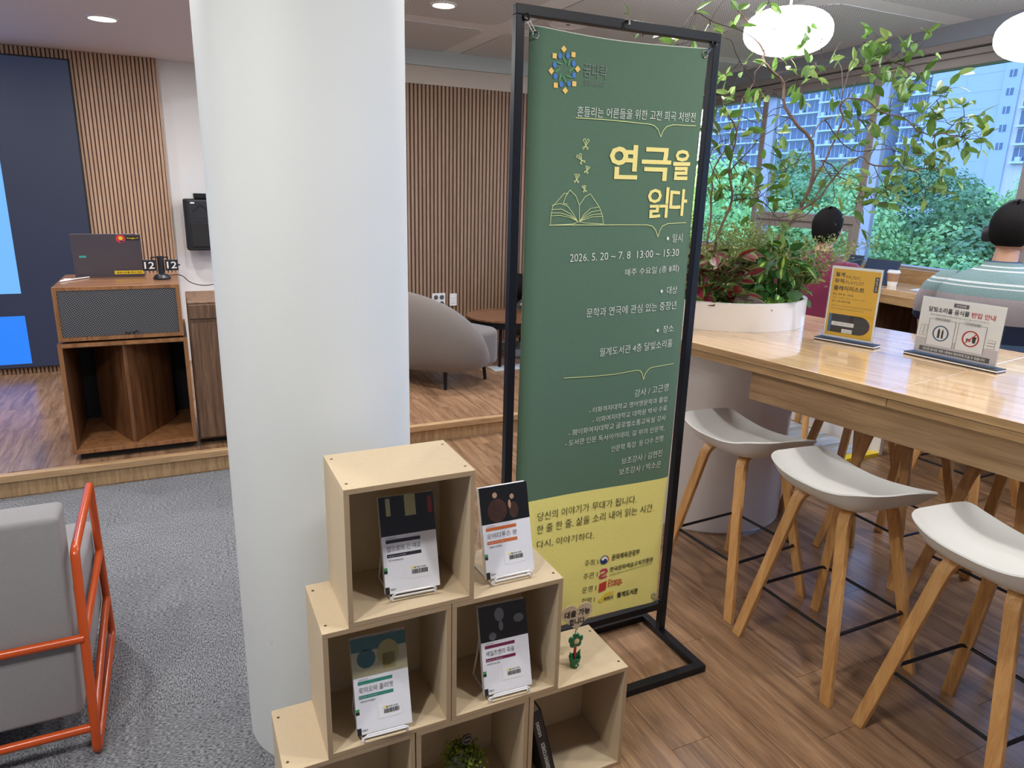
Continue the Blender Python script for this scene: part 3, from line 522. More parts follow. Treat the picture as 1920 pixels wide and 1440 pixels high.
LEAFPTS=[(2.225, 2.811, 2.39, 2.227, 2.831, 2.383), (2.609, 2.969, 2.466, 2.617, 2.981, 2.472), (2.304, 2.807, 2.344, 2.311, 2.819, 2.363), (2.405, 2.785, 2.336, 2.435, 2.799, 2.342), (1.933, 2.813, 2.26, 1.96, 2.833, 2.269), (2.099, 2.782, 2.241, 2.127, 2.805, 2.291), (2.277, 2.878, 2.286, 2.152, 2.812, 2.314), (2.819, 2.796, 2.36, 2.644, 2.758, 2.351), (2.846, 2.782, 2.33, 2.86, 2.662, 2.3), (2.743, 2.638, 2.318, 2.863, 2.659, 2.315), (2.634, 2.801, 2.471, 2.638, 2.798, 2.471), (2.738, 2.778, 2.224, 2.727, 2.832, 2.191), (2.739, 2.741, 2.195, 2.752, 2.809, 2.16), (2.776, 2.646, 2.197, 2.837, 2.688, 2.162), (2.83, 2.647, 2.191, 2.873, 2.659, 2.199), (2.747, 2.832, 2.179, 2.74, 2.82, 2.176), (2.846, 2.746, 2.121, 2.79, 2.724, 2.149), (2.883, 2.759, 2.089, 2.79, 2.724, 2.149), (2.475, 2.864, 2.151, 2.472, 2.766, 2.199), (2.318, 2.686, 2.026, 2.321, 2.7, 2.028), (2.462, 2.76, 2.045, 2.515, 2.764, 2.037), (2.5, 2.771, 2.189, 2.494, 2.756, 2.168), (2.539, 2.767, 2.016, 2.507, 2.761, 2.021), (2.724, 2.901, 2.312, 2.7, 2.881, 2.294), (2.342, 2.743, 1.988, 2.337, 2.693, 1.988), (2.335, 2.655, 1.934, 2.354, 2.681, 1.95), (2.322, 2.684, 1.866, 2.318, 2.655, 1.827), (2.384, 2.668, 1.892, 2.379, 2.663, 1.902), (2.435, 2.635, 1.881, 2.392, 2.653, 1.878), (2.456, 2.617, 1.847, 2.495, 2.634, 1.826), (2.62, 2.603, 1.866, 2.604, 2.627, 1.902), (2.357, 2.709, 1.775, 2.39, 2.725, 1.776), (2.442, 2.657, 1.753, 2.408, 2.636, 1.743), (2.382, 2.656, 1.715, 2.368, 2.646, 1.721), (2.445, 2.62, 1.717, 2.408, 2.636, 1.743), (2.646, 2.611, 1.761, 2.695, 2.618, 1.719), (2.778, 2.632, 1.767, 2.77, 2.615, 1.766), (2.663, 2.637, 1.713, 2.684, 2.613, 1.702), (2.486, 2.675, 1.683, 2.384, 2.637, 1.719), (2.656, 2.653, 1.651, 2.652, 2.599, 1.651), (2.393, 2.616, 1.608, 2.371, 2.623, 1.599), (2.422, 2.61, 1.597, 2.44, 2.605, 1.574), (2.48, 2.604, 1.61, 2.463, 2.588, 1.578), (2.48, 2.575, 1.635, 2.485, 2.571, 1.582), (2.405, 2.604, 1.561, 2.417, 2.622, 1.571), (2.499, 2.526, 1.624, 2.485, 2.571, 1.582), (2.666, 2.64, 1.614, 2.652, 2.599, 1.651), (2.687, 2.554, 1.579, 2.788, 2.591, 1.551), (2.797, 2.575, 1.58, 2.808, 2.592, 1.583), (2.462, 2.599, 1.586, 2.463, 2.588, 1.578), (2.505, 2.521, 1.564, 2.506, 2.537, 1.55), (2.528, 2.503, 1.517, 2.527, 2.503, 1.517), (2.536, 2.457, 1.483, 2.532, 2.466, 1.5), (2.721, 2.582, 1.453, 2.728, 2.591, 1.464), (2.459, 2.923, 1.912, 2.428, 2.853, 1.943), (2.319, 2.707, 1.678, 2.336, 2.714, 1.674), (2.322, 2.673, 1.557, 2.314, 2.683, 1.553), (2.278, 2.689, 1.629, 2.326, 2.703, 1.627), (2.594, 2.766, 2.091, 2.568, 2.768, 2.11), (2.312, 2.63, 1.817, 2.325, 2.646, 1.832), (3.206, 2.707, 2.359, 3.207, 2.715, 2.345), (3.193, 2.706, 2.303, 3.169, 2.701, 2.308), (3.22, 2.651, 2.306, 3.207, 2.715, 2.345), (3.164, 2.519, 2.28, 3.166, 2.499, 2.249), (3.168, 2.536, 2.261, 3.133, 2.5, 2.231), (3.216, 2.486, 2.28, 3.228, 2.498, 2.278), (3.236, 2.458, 2.307, 3.279, 2.491, 2.289), (3.267, 2.459, 2.267, 3.279, 2.491, 2.289), (3.113, 2.582, 2.239, 3.106, 2.527, 2.21), (3.064, 2.576, 2.211, 3.057, 2.543, 2.166), (3.133, 2.49, 2.206, 3.15, 2.499, 2.215), (3.193, 2.456, 2.207, 3.194, 2.465, 2.201), (3.051, 2.5, 2.156, 3.081, 2.535, 2.188), (3.073, 2.509, 2.114, 3.057, 2.543, 2.166), (3.124, 2.382, 2.133, 3.23, 2.431, 2.177), (3.289, 2.424, 2.182, 3.248, 2.406, 2.151), (3.273, 2.452, 2.139, 3.242, 2.415, 2.16), (3.331, 2.435, 2.134, 3.248, 2.406, 2.151), (3.258, 2.46, 2.101, 3.248, 2.406, 2.151), (3.171, 2.262, 2.069, 3.13, 2.208, 2.039), (3.085, 2.138, 2.07, 3.136, 2.2, 2.054), (3.126, 2.173, 2.032, 3.136, 2.2, 2.054), (2.976, 2.608, 2.048, 2.965, 2.59, 2.047), (2.956, 2.514, 2.045, 2.935, 2.508, 2.042), (3.028, 2.371, 2.041, 3.035, 2.375, 1.972), (3.181, 2.443, 2.048, 3.059, 2.344, 1.962), (3.05, 2.388, 1.996, 3.035, 2.375, 1.972), (2.952, 2.551, 2.003, 2.914, 2.54, 2.012), (3.11, 2.163, 1.981, 3.124, 2.216, 2.024), (3.066, 2.173, 1.944, 3.112, 2.232, 1.995), (3.136, 2.17, 1.945, 3.174, 2.155, 1.917), (3.104, 2.072, 1.977, 3.154, 2.102, 1.948), (3.169, 2.075, 1.95, 3.154, 2.102, 1.948), (3.198, 2.131, 1.932, 3.158, 2.113, 1.943), (3.07, 2.571, 1.974, 3.081, 2.573, 1.964), (3.088, 2.542, 1.95, 3.121, 2.56, 1.959), (2.968, 2.539, 1.888, 2.987, 2.578, 1.902), (2.997, 2.519, 1.889, 3.019, 2.577, 1.924), (3.125, 2.291, 1.92, 3.091, 2.283, 1.916), (3.172, 2.535, 1.939, 3.175, 2.538, 1.935), (3.153, 2.508, 1.873, 3.2, 2.52, 1.896), (3.135, 2.104, 1.849, 3.183, 2.13, 1.871), (3.263, 2.139, 1.861, 3.191, 2.117, 1.867), (3.201, 2.108, 1.884, 3.191, 2.117, 1.867), (3.168, 2.063, 1.898, 3.191, 2.117, 1.867), (3.111, 1.974, 1.882, 3.191, 2.117, 1.867), (3.119, 1.98, 1.852, 3.191, 2.117, 1.867), (3.053, 2.216, 1.861, 3.104, 2.245, 1.891), (3.151, 2.464, 1.848, 3.141, 2.445, 1.827), (3.066, 2.445, 1.827, 3.077, 2.457, 1.821), (3.042, 2.179, 1.794, 3.151, 2.239, 1.734), (3.126, 2.176, 1.812, 3.134, 2.196, 1.881), (3.221, 2.407, 1.802, 3.231, 2.42, 1.811), (3.23, 2.46, 1.804, 3.185, 2.434, 1.823), (3.126, 2.18, 1.769, 3.174, 2.207, 1.737), (3.104, 2.311, 1.748, 3.099, 2.309, 1.737), (3.292, 2.218, 1.761, 3.182, 2.197, 1.737), (3.169, 2.193, 1.726, 3.182, 2.197, 1.737), (3.282, 2.232, 1.704, 3.182, 2.197, 1.737), (3.06, 2.305, 1.701, 3.065, 2.3, 1.687), (3.002, 2.3, 1.699, 3.051, 2.308, 1.675), (2.973, 2.37, 1.691, 3.018, 2.365, 1.701), (3.026, 2.242, 1.662, 3.065, 2.3, 1.687), (3.043, 2.293, 1.636, 3.037, 2.316, 1.663), (2.989, 2.315, 1.642, 3.023, 2.324, 1.65), (3.026, 2.422, 1.646, 2.99, 2.393, 1.625), (3.339, 2.282, 1.632, 3.222, 2.264, 1.644), (3.218, 2.253, 1.602, 3.222, 2.264, 1.644), (3.204, 2.235, 1.645, 3.222, 2.264, 1.644), (2.92, 2.388, 1.594, 2.932, 2.392, 1.593), (2.918, 2.347, 1.56, 2.922, 2.387, 1.575), (2.876, 2.357, 1.544, 2.922, 2.387, 1.575), (2.995, 2.337, 1.569, 3.0, 2.347, 1.565), (3.077, 2.39, 1.605, 2.998, 2.358, 1.58), (2.986, 2.287, 1.578, 3.0, 2.347, 1.565), (2.941, 2.234, 1.593, 3.023, 2.324, 1.65), (2.957, 2.5, 1.644, 2.931, 2.464, 1.668), (2.942, 2.463, 1.671, 2.931, 2.464, 1.668), (2.935, 2.509, 1.691, 2.907, 2.483, 1.677)]

# ================================================================ THE SETTING
def struct(o): o['kind'] = 'structure'; return o
STZ = 0.118
fl = struct(MB().box(0.60, 5.05, -3.5, 6.6, -0.05, -0.004).build('floor', 'floor_plank'))
cf = struct(MB().box(-4.5, 0.60, -3.5, 4.08, -0.05, -0.006).build('floor', 'carpet'))
st = struct(MB().box(-4.5, 5.15, 4.11, 6.5, -0.02, STZ - 0.006).build('floor', 'stage_plank'))
def plank_mesh(w, l, t, m, name='plank'):
    b = MB().box(-w / 2 + .0006, w / 2 - .0006, -l / 2 + .0006, l / 2 - .0006, -t, 0)
    return b.mesh(name, m, bevel=0.0)
pm = plank_mesh(0.15, 0.92, 0.004, 'floor_plank')
i = 0
for ix in range(29):
    x = 0.675 + 0.15 * ix
    off = (0.0, 0.37, 0.61, 0.15, 0.52, 0.27)[ix % 6]
    for iy in range(-1, 5):
        y = 0.35 + off + 0.92 * iy
        if y > 3.62: continue
        link('plank', pm, fl, False, (x, y, 0)); i += 1
    # the cut plank that meets the stage riser
    last = 0.35 + off + 0.92 * max(k for k in range(-1, 5) if 0.35 + off + 0.92 * k <= 3.62) + 0.46
    if 4.095 - last > 0.03:
        link('plank', plank_mesh(0.15, 4.095 - last, 0.004, 'floor_plank'), fl, False, (x, (last + 4.095) / 2, 0))
pm2 = plank_mesh(0.15, 0.92, 0.006, 'stage_plank')
for ix in range(34):
    x = -1.40 + 0.15 * ix
    off = (0.11, 0.55, 0.3, 0.78, 0.02, 0.42)[ix % 6]
    edges = [4.12] + [4.12 + off + 0.92 * k for k in range(3)]
    edges = sorted(set([e for e in edges if e < 6.38])) + [6.38]
    for a, b in zip(edges[:-1], edges[1:]):
        if b - a < 0.02: continue
        me = pm2 if abs(b - a - 0.92) < 1e-3 else plank_mesh(0.15, b - a, 0.006, 'stage_plank')
        link('plank', me, st, False, (x, (a + b) / 2, STZ))
ct = MB().box(-.2497, .2497, -.2497, .2497, -.006, 0).mesh('carpet_tile', 'carpet', bevel=0.0)
for ix in range(5):
    for iy in range(8):
        link('carpet_tile', ct, cf, False, (0.35 - 0.5 * ix, 3.83 - 0.5 * iy, 0), (0, 0, PI / 2 * ((ix + iy) % 2)))
# stage edge: pale nosing over a veneered riser
struct(MB().box(-4.5, 5.04, 4.095, 4.125, 0.0, STZ - 0.036).build('trim_1', 'stage_riser'))
struct(MB().box(-4.5, 5.04, 4.08, 4.125, STZ - 0.036, STZ + 0.003).build('trim_2', 'stage_edge', bevel=0.004))

# back wall, left fluted panel, right fluted panel
wb_ = struct(MB().box(-4.5, 5.26, 6.45, 6.6, 0, 3.0).build('wall_back', 'white_wall'))
lp = struct(MB().box(-4.5, 0.0, 6.392, 6.45, STZ, 2.483).build('wall_back_left_panel', 'slat_gap'))
lp.name = 'wall_back_left_panel'
struct(MB().box(0.0, 0.012, 6.376, 6.45, STZ, 2.483).build('trim_3', 'slat'))
sm = MB().add([(-.0105, 0, 0), (-.0085, -.012, 0), (.0085, -.012, 0), (.0105, 0, 0), (-.0105, 0, 2.363), (-.0085, -.012, 2.363), (.0085, -.012, 2.363), (.0105, 0, 2.363)],
              [(0, 1, 5, 4), (1, 2, 6, 5), (2, 3, 7, 6), (4, 5, 6, 7)]).mesh('slat', 'slat', fixn=False)
for k in range(66):
    link('slat', sm, lp, False, (-0.0135 - 0.027 * k, 6.392, STZ))
rp_ = struct(MB().box(0.70, 5.2, 6.436, 6.45, STZ, 2.483).build('wall_right_panel', 'slat_gap'))
sm2 = MB().add([(-.0125, 0, 0), (-.0105, -.012, 0), (.0105, -.012, 0), (.0125, 0, 0), (-.0125, 0, 2.365), (-.0105, -.012, 2.365), (.0105, -.012, 2.365), (.0125, 0, 2.365)],
               [(0, 1, 5, 4), (1, 2, 6, 5), (2, 3, 7, 6), (4, 5, 6, 7)]).mesh('slat', 'slat2', fixn=False)
for k in range(118):
    link('slat', sm2, rp_, False, (0.72 + 0.0375 * k, 6.436, STZ))
struct(MB().box(1.0, 5.2, 6.425, 6.449, 2.483, 2.632).build('trim_4', 'beige_wall'))
struct(MB().box(1.0, 5.2, 6.395, 6.449, 2.632, 2.76).build('trim_5', 'band'))

struct(MB().box(-4.6, 5.2, -3.6, -3.5, 0, 3.0).build('wall_front', 'white_wall'))
struct(MB().box(-4.6, -4.5, -3.5, 6.6, 0, 3.0).build('wall_left', 'white_wall'))
# ceilings
CZ = 2.76
ce = struct(MB().box(1.0, 5.2, -3.5, 6.5, CZ, CZ + .1).build('ceiling', 'ceiling'))
struct(MB().box(-4.5, 1.0, -3.5, 6.5, 2.483, 2.58).build('ceiling', 'stage_ceiling'))
struct(MB().box(0.99, 1.0, -3.5, 6.5, 2.483, CZ).build('trim_6', 'ceiling'))
ppm = MB().prism(rounded(1.16, 1.72, 0.10, 6), -0.004, 0).mesh('perforated_panel', 'perf')
for ix in range(3):
    for iy in range(-1, 4):
        cx = 1.72 + 1.34 * ix; cy = 0.55 + 1.9 * iy
        if ix == 2 and cy < 2.8: cx -= 0.02
        link('perforated_panel', ppm, ce, False, (cx, cy, CZ - 0.0005), (0, 0, 0))
# recessed downlights
def downlight(x, y, z, label, lit=True, rr=0.085):
    t = thing('ceiling_light', label, 'ceiling light', (x, y, z), 0, 'recessed ceiling downlights')
    MB().lathe([(rr - .014, -.003), (rr - .012, -.010), (rr, -.007), (rr + .004, 0)], 32, cap=False).build('trim_ring', 'white_plastic', t, smooth=True)
    MB().lathe([(0, -.004), (rr - .016, -.004)], 32, cap=False).build('diffuser', 'lamp_disc' if lit else 'white_plastic', t)
    return t
dl = {(1.75, 4.82): 'round downlight glowing in the perforated ceiling right of the white column',
      (3.60, 4.76): 'round downlight glowing behind the top bar of the banner stand'}
for (x, y) in LAMPS:
    z = CZ - 0.005 if x > 1.0 else 2.483
    o = downlight(x, y, z, dl.get((x, y), 'round recessed downlight added out of sight in the ceiling to light the room'))
for (x, y) in STAGE_LAMPS:
    downlight(x, y, 2.483, 'round downlight in the smooth lilac ceiling above the stage' if x > -1 else 'round recessed downlight added out of view over the far left of the stage')
# round ceiling speaker seen through the banner stand
t = thing('ceiling_speaker', 'flat round pale ceiling speaker seen just above the green banner', 'speaker', (2.72, 4.87, CZ - .005))
MB().lathe([(0.115, 0), (0.125, -.008), (0.135, -.008), (0.145, 0)], 36, cap=False).build('rim', 'white_plastic', t, smooth=True)
MB().lathe([(0, -.003), (0.118, -.003)], 36, cap=False).build('grille', 'ceiling', t)
MB().lathe([(0, -.007), (0.014, -.006), (.016, -.003)], 12, cap=False).build('knob', 'ink_grey', t)

# ---------------------------------------------------------------- window wall
WA = R(4.4)
WM = Matrix.Translation((5.0, 4.0, 0)) @ Matrix.Rotation(-WA, 4, 'Z')   # local y = along the wall, local x = outward
def wbox(b, s0, s1, d0, d1, z0, z1):
    b.xf = WM; b.box(d0, d1, s0, s1, z0, z1); b.xf = None; return b
SA, SB = -7.5, 2.45
struct(wbox(MB(), SA, SB, -0.02, 0.30, 2.64, 3.0).build('wall_window_head', mat('head_wall_paint', srgb(150, 158, 168), 0.7)))
bpy.data.objects['wall_window_head'].name = 'wall_right'
struct(wbox(MB(), SA, SB, 0.02, 0.30, 0.0, 0.94).build('wall_right', mat('dark_panel_wall', srgb(92, 66, 50), 0.6, var=.15)))
b = MB(); wbox(b, SA, SB, -0.035, 0.16, 2.592, 2.64); struct(b.build('trim_7', 'frame_alu', bevel=.003))
b = MB(); wbox(b, SA, SB, 0.0, 0.16, 2.545, 2.585); struct(b.build('trim_8', 'frame_alu', bevel=.003))
# oak backboard under the sill
struct(wbox(MB(), SA, SB, -0.02, 0.16, 0.94, 1.10).build('trim_9', 'oak_apron'))
mull = [-7.4, -6.22, -4.97, -3.70, -2.45, -1.215, 0.055, 1.31, 2.45]
for k in range(len(mull) - 1):
    a, c = mull[k], mull[k + 1]
    w = struct(thing('window_%d' % (k + 1), None, None, tuple(WM @ Vector((0, (a + c) / 2, 1.10)))))
    f = MB(); wbox(f, a - .035, a + .035, 0.0, 0.14, 1.10, 2.55)
    wbox(f, a, c, 0.03, 0.14, 2.485, 2.55); wbox(f, a, c, 0.04, 0.14, 1.10, 1.118)
    f.build('frame', 'frame_alu', w, True, bevel=.004)
    sd = MB(); wbox(sd, a - .0362, a - .035, 0.006, 0.095, 1.118, 2.485); sd.build('mullion_cover', 'frame_pale', w, True)
    g = MB(); wbox(g, a + .03, c - .03, 0.105, 0.112, 1.11, 2.50); g.build('pane', 'glass', w, True)
    if k in (2, 4, 6):
        f = MB(); wbox(f, a + .035, c - .035, 0.01, 0.13, 1.395, 1.462); f.build('transom', 'frame_alu', w, True, bevel=.004)
        f = MB(); wbox(f, a + .035, a + .10, 0.03, 0.10, 1.10, 1.395); wbox(f, c - .10, c - .035, 0.03, 0.10, 1.10, 1.395)
        wbox(f, a + .10, c - .10, 0.03, 0.10, 1.335, 1.395); wbox(f, a + .10, c - .10, 0.03, 0.10, 1.10, 1.135)
        f.build('opening_sash', 'frame_alu', w, True, bevel=.004)
# ---------------------------------------------------------------- white round column
struct(MB().lathe([(0.0, 0), (0.248, 0), (0.248, 2.9)], 96, cap=False).build('wall_column', 'column', smooth=True, loc=(0.332, 1.922, 0)))

# ================================================================ CRATE SHELF WITH BOOKS
CH, CD, TH = 0.327, 0.212, 0.012
def crate(x0, z0, w, label):
    t = thing('display_crate', label, 'crate', (x0, 1.35, z0), 0, 'open MDF crates stacked as a stepped shelf')
    def p(n, *a, m='mdf'):
        b = MB(); b.box(*a); return b.build(n, m, t, bevel=.0008)
    p('top_panel', 0, w, 0, CD, CH - TH, CH)
    p('bottom_panel', 0, w, 0, CD, 0.0005, TH)
    p('side_panel', 0, TH, 0, CD, TH, CH - TH)
    p('side_panel', w - TH, w, 0, CD, TH, CH - TH)
    p('back_panel', TH, w - TH, CD - .008, CD, TH, CH - TH)
    e = MB()
    for a in ((0, w, CH - TH, CH), (0, w, .0005, TH), (0, TH, TH, CH - TH), (w - TH, w, TH, CH - TH)):
        e.box(a[0] + .0003, a[1] - .0003, -.0006, 0, a[2] + .0003, a[3] - .0003)
    e.build('front_edge', 'mdf_edge', t)
    for (sx, sy) in ((.013, .03), (w - .013, .03), (.013, CD - .03), (w - .013, CD - .03)):
        s = MB().lathe([(0, 0), (.0028, 0), (.0036, -.0008)], 10, cap=False)
        link('screw', s.mesh('screw', 'screw'), t, False, (sx, sy, CH + .0009))
    return t
crate(0.271, 2 * CH, .2955, 'top MDF crate of the stepped shelf, holding the black and white book')
crate(0.2135, CH, .2965, 'left crate of the middle row, holding the book with green bars')
crate(0.512, CH, .297, 'right crate of the middle row, holding the book with maroon bars')
crate(0.115, 0, .303, 'bottom left crate, mostly out of view below the green barred book')
crate(0.4215, 0, .303, 'bottom middle crate, holding the small yellow green plant')
crate(0.7275, 0, .3045, 'bottom right crate, holding a leaning black book and carrying the green flower sign')

# ---- books: local x across, z up, front cover at y=0
BW, BH = 0.130, 0.224
def cover_fn(u, v): return (u * BW, -.0006, (1 - v) * BH)
def cover_fn2(u, v): return (u * BW, -.0010, (1 - v) * BH)
def cover_fn3(u, v): return (u * BW, -.0014, (1 - v) * BH)
def uprect(u0, u1, v0, v1): return [(u0, v0), (u1, v0), (u1, v1), (u0, v1)]
def btext(o, s, u0, u1, vb, h, m='ink', bold=0):
    fn = lambda u, q: (u * BW, -.0012, q)
    return text_on(o, s, fn, u0, u1, (1 - vb) * BH, h * BH, m, bold)
def book(label, loc, lean, yaw, title, tu1, sub, author, barm, art, th=0.016, title_v=.565):
    t = thing('book', label, 'book', loc, 0)
    t.rotation_euler = (-lean, 0, yaw)
    MB().box(0, BW, 0, .0012, 0, BH).box(0, BW, th - .0012, th, 0, BH).box(0, .0012, 0, th, 0, BH).build('cover', 'cover_white', t, bevel=.0004)
    MB().box(.001, BW - .003, .0012, th - .0012, .002, BH - .002).build('pages', 'paper', t)
    a = thing('cover_picture', None, None); a.parent = t
    art = [([p], m, k) for k, (polys, m) in enumerate(art) for p in polys]
    for (polys, m, k) in art:
        fn = [lambda u, v: (u * BW, -.0004, (1 - v) * BH), lambda u, v: (u * BW, -.0007, (1 - v) * BH), lambda u, v: (u * BW, -.0010, (1 - v) * BH)][min(k, 2)]
        shape_on(a, polys, fn, m, 'picture_field' if k == 0 else 'picture_shape')
    shape_on(t, [uprect(.075, .70, .445, .480)], cover_fn, barm, 'upper_bar')
    shape_on(t, [uprect(.075, .70, .592, .627)], cover_fn, barm, 'lower_bar')
    btext(t, '세계문학전집', .09, .26, .437, .016)
    btext(t, title, .085, tu1, title_v, .058)
    btext(t, sub, .09, .42, .617, .013, 'paper')
    btext(t, author, .10, .36, .665, .018, 'ink', 1)
    shape_on(t, [uprect(.40, .82, .735, .875)], cover_fn, 'paper', 'barcode_label')
    shape_on(t, [disc(.53, .765, .05, 14, .012)], cover_fn2, 'ink_yellow', 'label_mark')
    btext(t, '월계도서관', .54, .76, .775, .016, 'ink', 1)
    random.seed(len(title)); u = .50; bars = []
    while u < .78:
        w = random.choice((.006, .009, .014)); bars.append(uprect(u, u + w, .785, .832)); u += w + random.choice((.005, .008))
    shape_on(t, bars, cover_fn2, 'ink', 'barcode')
    btext(t, '민음사', .09, .19, .965, .022, 'ink', 1)
    shape_on(t, [uprect(0.0, .065, .725, .755)], cover_fn, 'ink_green', 'spine_sticker')
    shape_on(t, [uprect(0.0, .065, .755, .785)], cover_fn, 'ink', 'spine_sticker')
    shape_on(t, [uprect(0.0, .075, .925, 1.0)], cover_fn, 'ink', 'spine_sticker')
    # wire stand: its own thing, carrying the book
    return t
def wire_stand(loc, lean, yaw, label):
    s = thing('book_stand', label, 'book stand', loc, 0, 'white wire book stands')
    s.rotation_euler = (0, 0, yaw)
    r = .0022
    MB().tube([(.008, .085, r), (.012, .02, r), (.012, -.020, r), (.014, -.030, .006), (.014, -.033, .020), (.022, -.034, .026), (BW - .022, -.034, .026), (BW - .014, -.033, .020), (BW - .014, -.030, .006), (BW - .012, -.020, r), (BW - .012, .02, r), (BW - .008, .085, r)], r, 8).build('front_wire', 'white_wire', s, smooth=True)
    q = math.tan(lean)
    MB().tube([(.008, .085, r), (.008, .09, r), (.012, .075, .07), (.018, .008 + .15 * q + .016, .165), (BW - .018, .008 + .15 * q + .016, .165), (BW - .012, .075, .07), (BW - .008, .09, r), (BW - .008, .085, r)], r, 8).build('back_wire', 'white_wire', s, smooth=True)
    MB().tube([(.012, -.018, .0065), (BW - .012, -.018, .0065)], r, 8).build('ledge_wire', 'white_wire', s, smooth=True)
    return s
for m_, c_ in dict(art_night=(16, 20, 34), art_pale=(170, 164, 118), art_red=(140, 40, 36), art_black=(18, 18, 20), art_brown=(70, 44, 34), art_flesh=(176, 140, 112), art_teal=(52, 92, 92), art_stone=(168, 160, 128), art_ochre=(150, 138, 84), art_grey=(120, 120, 124), bar_black=(44, 40, 52), bar_orange=(214, 112, 52), bar_green=(58, 140, 120), bar_maroon=(118, 38, 70)).items():
    M[m_] = mat(m_, srgb(*c_), 0.25, var=.12, vscale=120)
art1 = [([uprect(0, 1, 0, .405)], 'art_night'), ([uprect(.12, .20, .02, .20), uprect(.46, .66, .0, .22)], 'art_pale'), ([uprect(.88, .96, .05, .22)], 'art_red')]
art2 = [([uprect(0, 1, 0, .405)], 'art_black'), ([disc(.34, .27, .20, 16, .13), disc(.68, .29, .10, 14, .09)], 'art_brown'), ([disc(.31, .10, .05, 12, .032), disc(.66, .14, .045, 12, .03), disc(.60, .22, .03, 10, .05)], 'art_flesh')]
art3 = [([uprect(0, 1, 0, .405)], 'art_stone'), ([uprect(0, 1, 0, .14), disc(.26, .22, .17, 14, .10)], 'art_teal'), ([disc(.66, .20, .20, 16, .14), uprect(.55, .78, .2, .36)], 'art_ochre')]
art4 = [([uprect(0, 1, 0, .405)], 'art_black'), ([disc(.42, .12, .10, 14, .08), disc(.82, .20, .11, 12, .05)], 'art_grey'), ([disc(.44, .25, .05, 10, .06), disc(.25, .35, .08, 10, .045)], 'art_grey')]
LEAN = R(16)
def put(x, y, zf, lift, yaw, *a, slabel=''):
    b = book(a[0], (x, y, zf + lift), LEAN, yaw, *a[1:])
    s = wire_stand((x, y + .018, zf + .0005), LEAN, yaw, slabel)
    return b
put(.369, 1.402, .654 + TH, .016, -.05, 'book with a night blue picture and black bars in the top crate', '밤으로의 긴 여로', .70, "Long Day's Journey into Night", '유진 오닐 민승남 옮김', 'bar_black', art1, slabel='white wire stand under the black barred book in the top crate')
put(.617, 1.390, .654, .016, .0, 'book with a dark two figure picture and orange bars, standing beside the top crate', '오이디푸스 왕', .70, 'Oedipus the King', '소포클레스 강대진 옮김', 'bar_orange', art2, slabel='white wire stand under the orange barred book')
put(.284, 1.362, .327 + TH, .016, -.05, 'book with a green and stone picture and green bars', '로미오와 줄리엣', .70, 'Romeo and Juliet', '윌리엄 셰익스피어 최종철 옮김', 'bar_green', art3, slabel='white wire stand under the green barred book')
put(.608, 1.368, .327 + TH, .016, -.05, 'book with a black and grey picture and maroon bars', '세일즈맨의 죽음', .68, 'Death of a Salesman', '아서 밀러 강유나 옮김', 'bar_maroon', art4, slabel='white wire stand under the maroon barred book')

# black book leaning in the bottom right crate
t = thing('book', 'black hardback with white spine lettering leaning in the bottom right crate', 'book', (.795, 1.365, TH + .001))
t.rotation_euler = (0, R(-14), 0)
MB().box(0, .003, 0, .165, 0, .25).box(.033, .036, 0, .165, 0, .25).box(0, .036, 0, .003, 0, .25).build('cover', 'black_plastic', t, bevel=.0008)
MB().box(.003, .033, .003, .16, .004, .246).build('pages', 'paper', t)
text_on(t, 'SCIENCE & ENGINEERING', lambda u, v: (.012 + v, -.0006, .14 - u), 0, .115, 0, .011, 'ink_white', 1)
text_on(t, 'DESIGN', lambda u, v: (.012 + v, -.0006, .215 - u), 0, .05, 0, .009, 'ink_white', 1)

# little potted plant with round black tag in the bottom middle crate
t = thing('potted_plant', 'small bushy yellow green plant in the bottom middle crate', 'plant', (.585, 1.455, TH + .001))
MB().lathe([(0, 0), (.032, 0), (.040, .062), (.036, .062), (.034, .05), (0, .05)], 24, cap=False).build('pot', 'white_plastic', t, smooth=True)
M['bush1'] = mat('bush_leaf', srgb(150, 170, 50), .55, var=.35, vscale=60)
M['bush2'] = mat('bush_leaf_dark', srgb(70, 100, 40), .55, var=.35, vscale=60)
random.seed(3)
for nm, mm, cnt in (('foliage', 'bush1', 420), ('inner_foliage', 'bush2', 260)):
    b = MB()
    for k in range(cnt):
        a = random.uniform(0, 2 * PI); el = random.uniform(-.25, 1.3); rr = .062 * random.uniform(.55, 1.1) * (1 if nm == 'foliage' else .8)
        c = Vector((rr * math.cos(el) * math.cos(a), rr * math.cos(el) * math.sin(a), .085 + rr * math.sin(el) * .75))
        rot = Euler((random.uniform(-1, 1), random.uniform(-1, 1), random.uniform(0, 6))).to_matrix(); s_ = random.uniform(.004, .007)
        b.add([tuple(c + rot @ Vector(v) * s_) for v in ((-1, 0, 0), (0, -.6, .2), (1.2, 0, 0), (0, .6, .2))], [(0, 1, 2, 3)])
    tag(b.build(nm, mm, t, fixn=False), kind='stuff')
tg = thing('plant_tag', 'round black tag on a stick stuck in the yellow green plant', 'tag', (.590, 1.44, .105))
MB().tube([(0, 0, -.035), (0, 0, .05)], .0018, 6).build('stick', 'black_plastic', tg)
b = MB(); b.add([(p[0], -.0015, .066 + p[1]) for p in disc(0, 0, .016, 28)] + [(p[0], .0015, .066 + p[1]) for p in disc(0, 0, .016, 28)],
      [tuple(range(28)), tuple(range(28, 56))[::-1]] + [(i, (i + 1) % 28, 28 + (i + 1) % 28, 28 + i) for i in range(28)])
b.build('disc', 'black_plastic', tg)
shape_on(tg, ring(0, .066, .0138, .0007), lambda u, v: (u, -.002, v), 'ink_white', 'printed_ring')
text_on(tg, 'Lotuses', lambda u, v: (u, -.002, v), -.009, .009, .064, .006, 'ink_white')

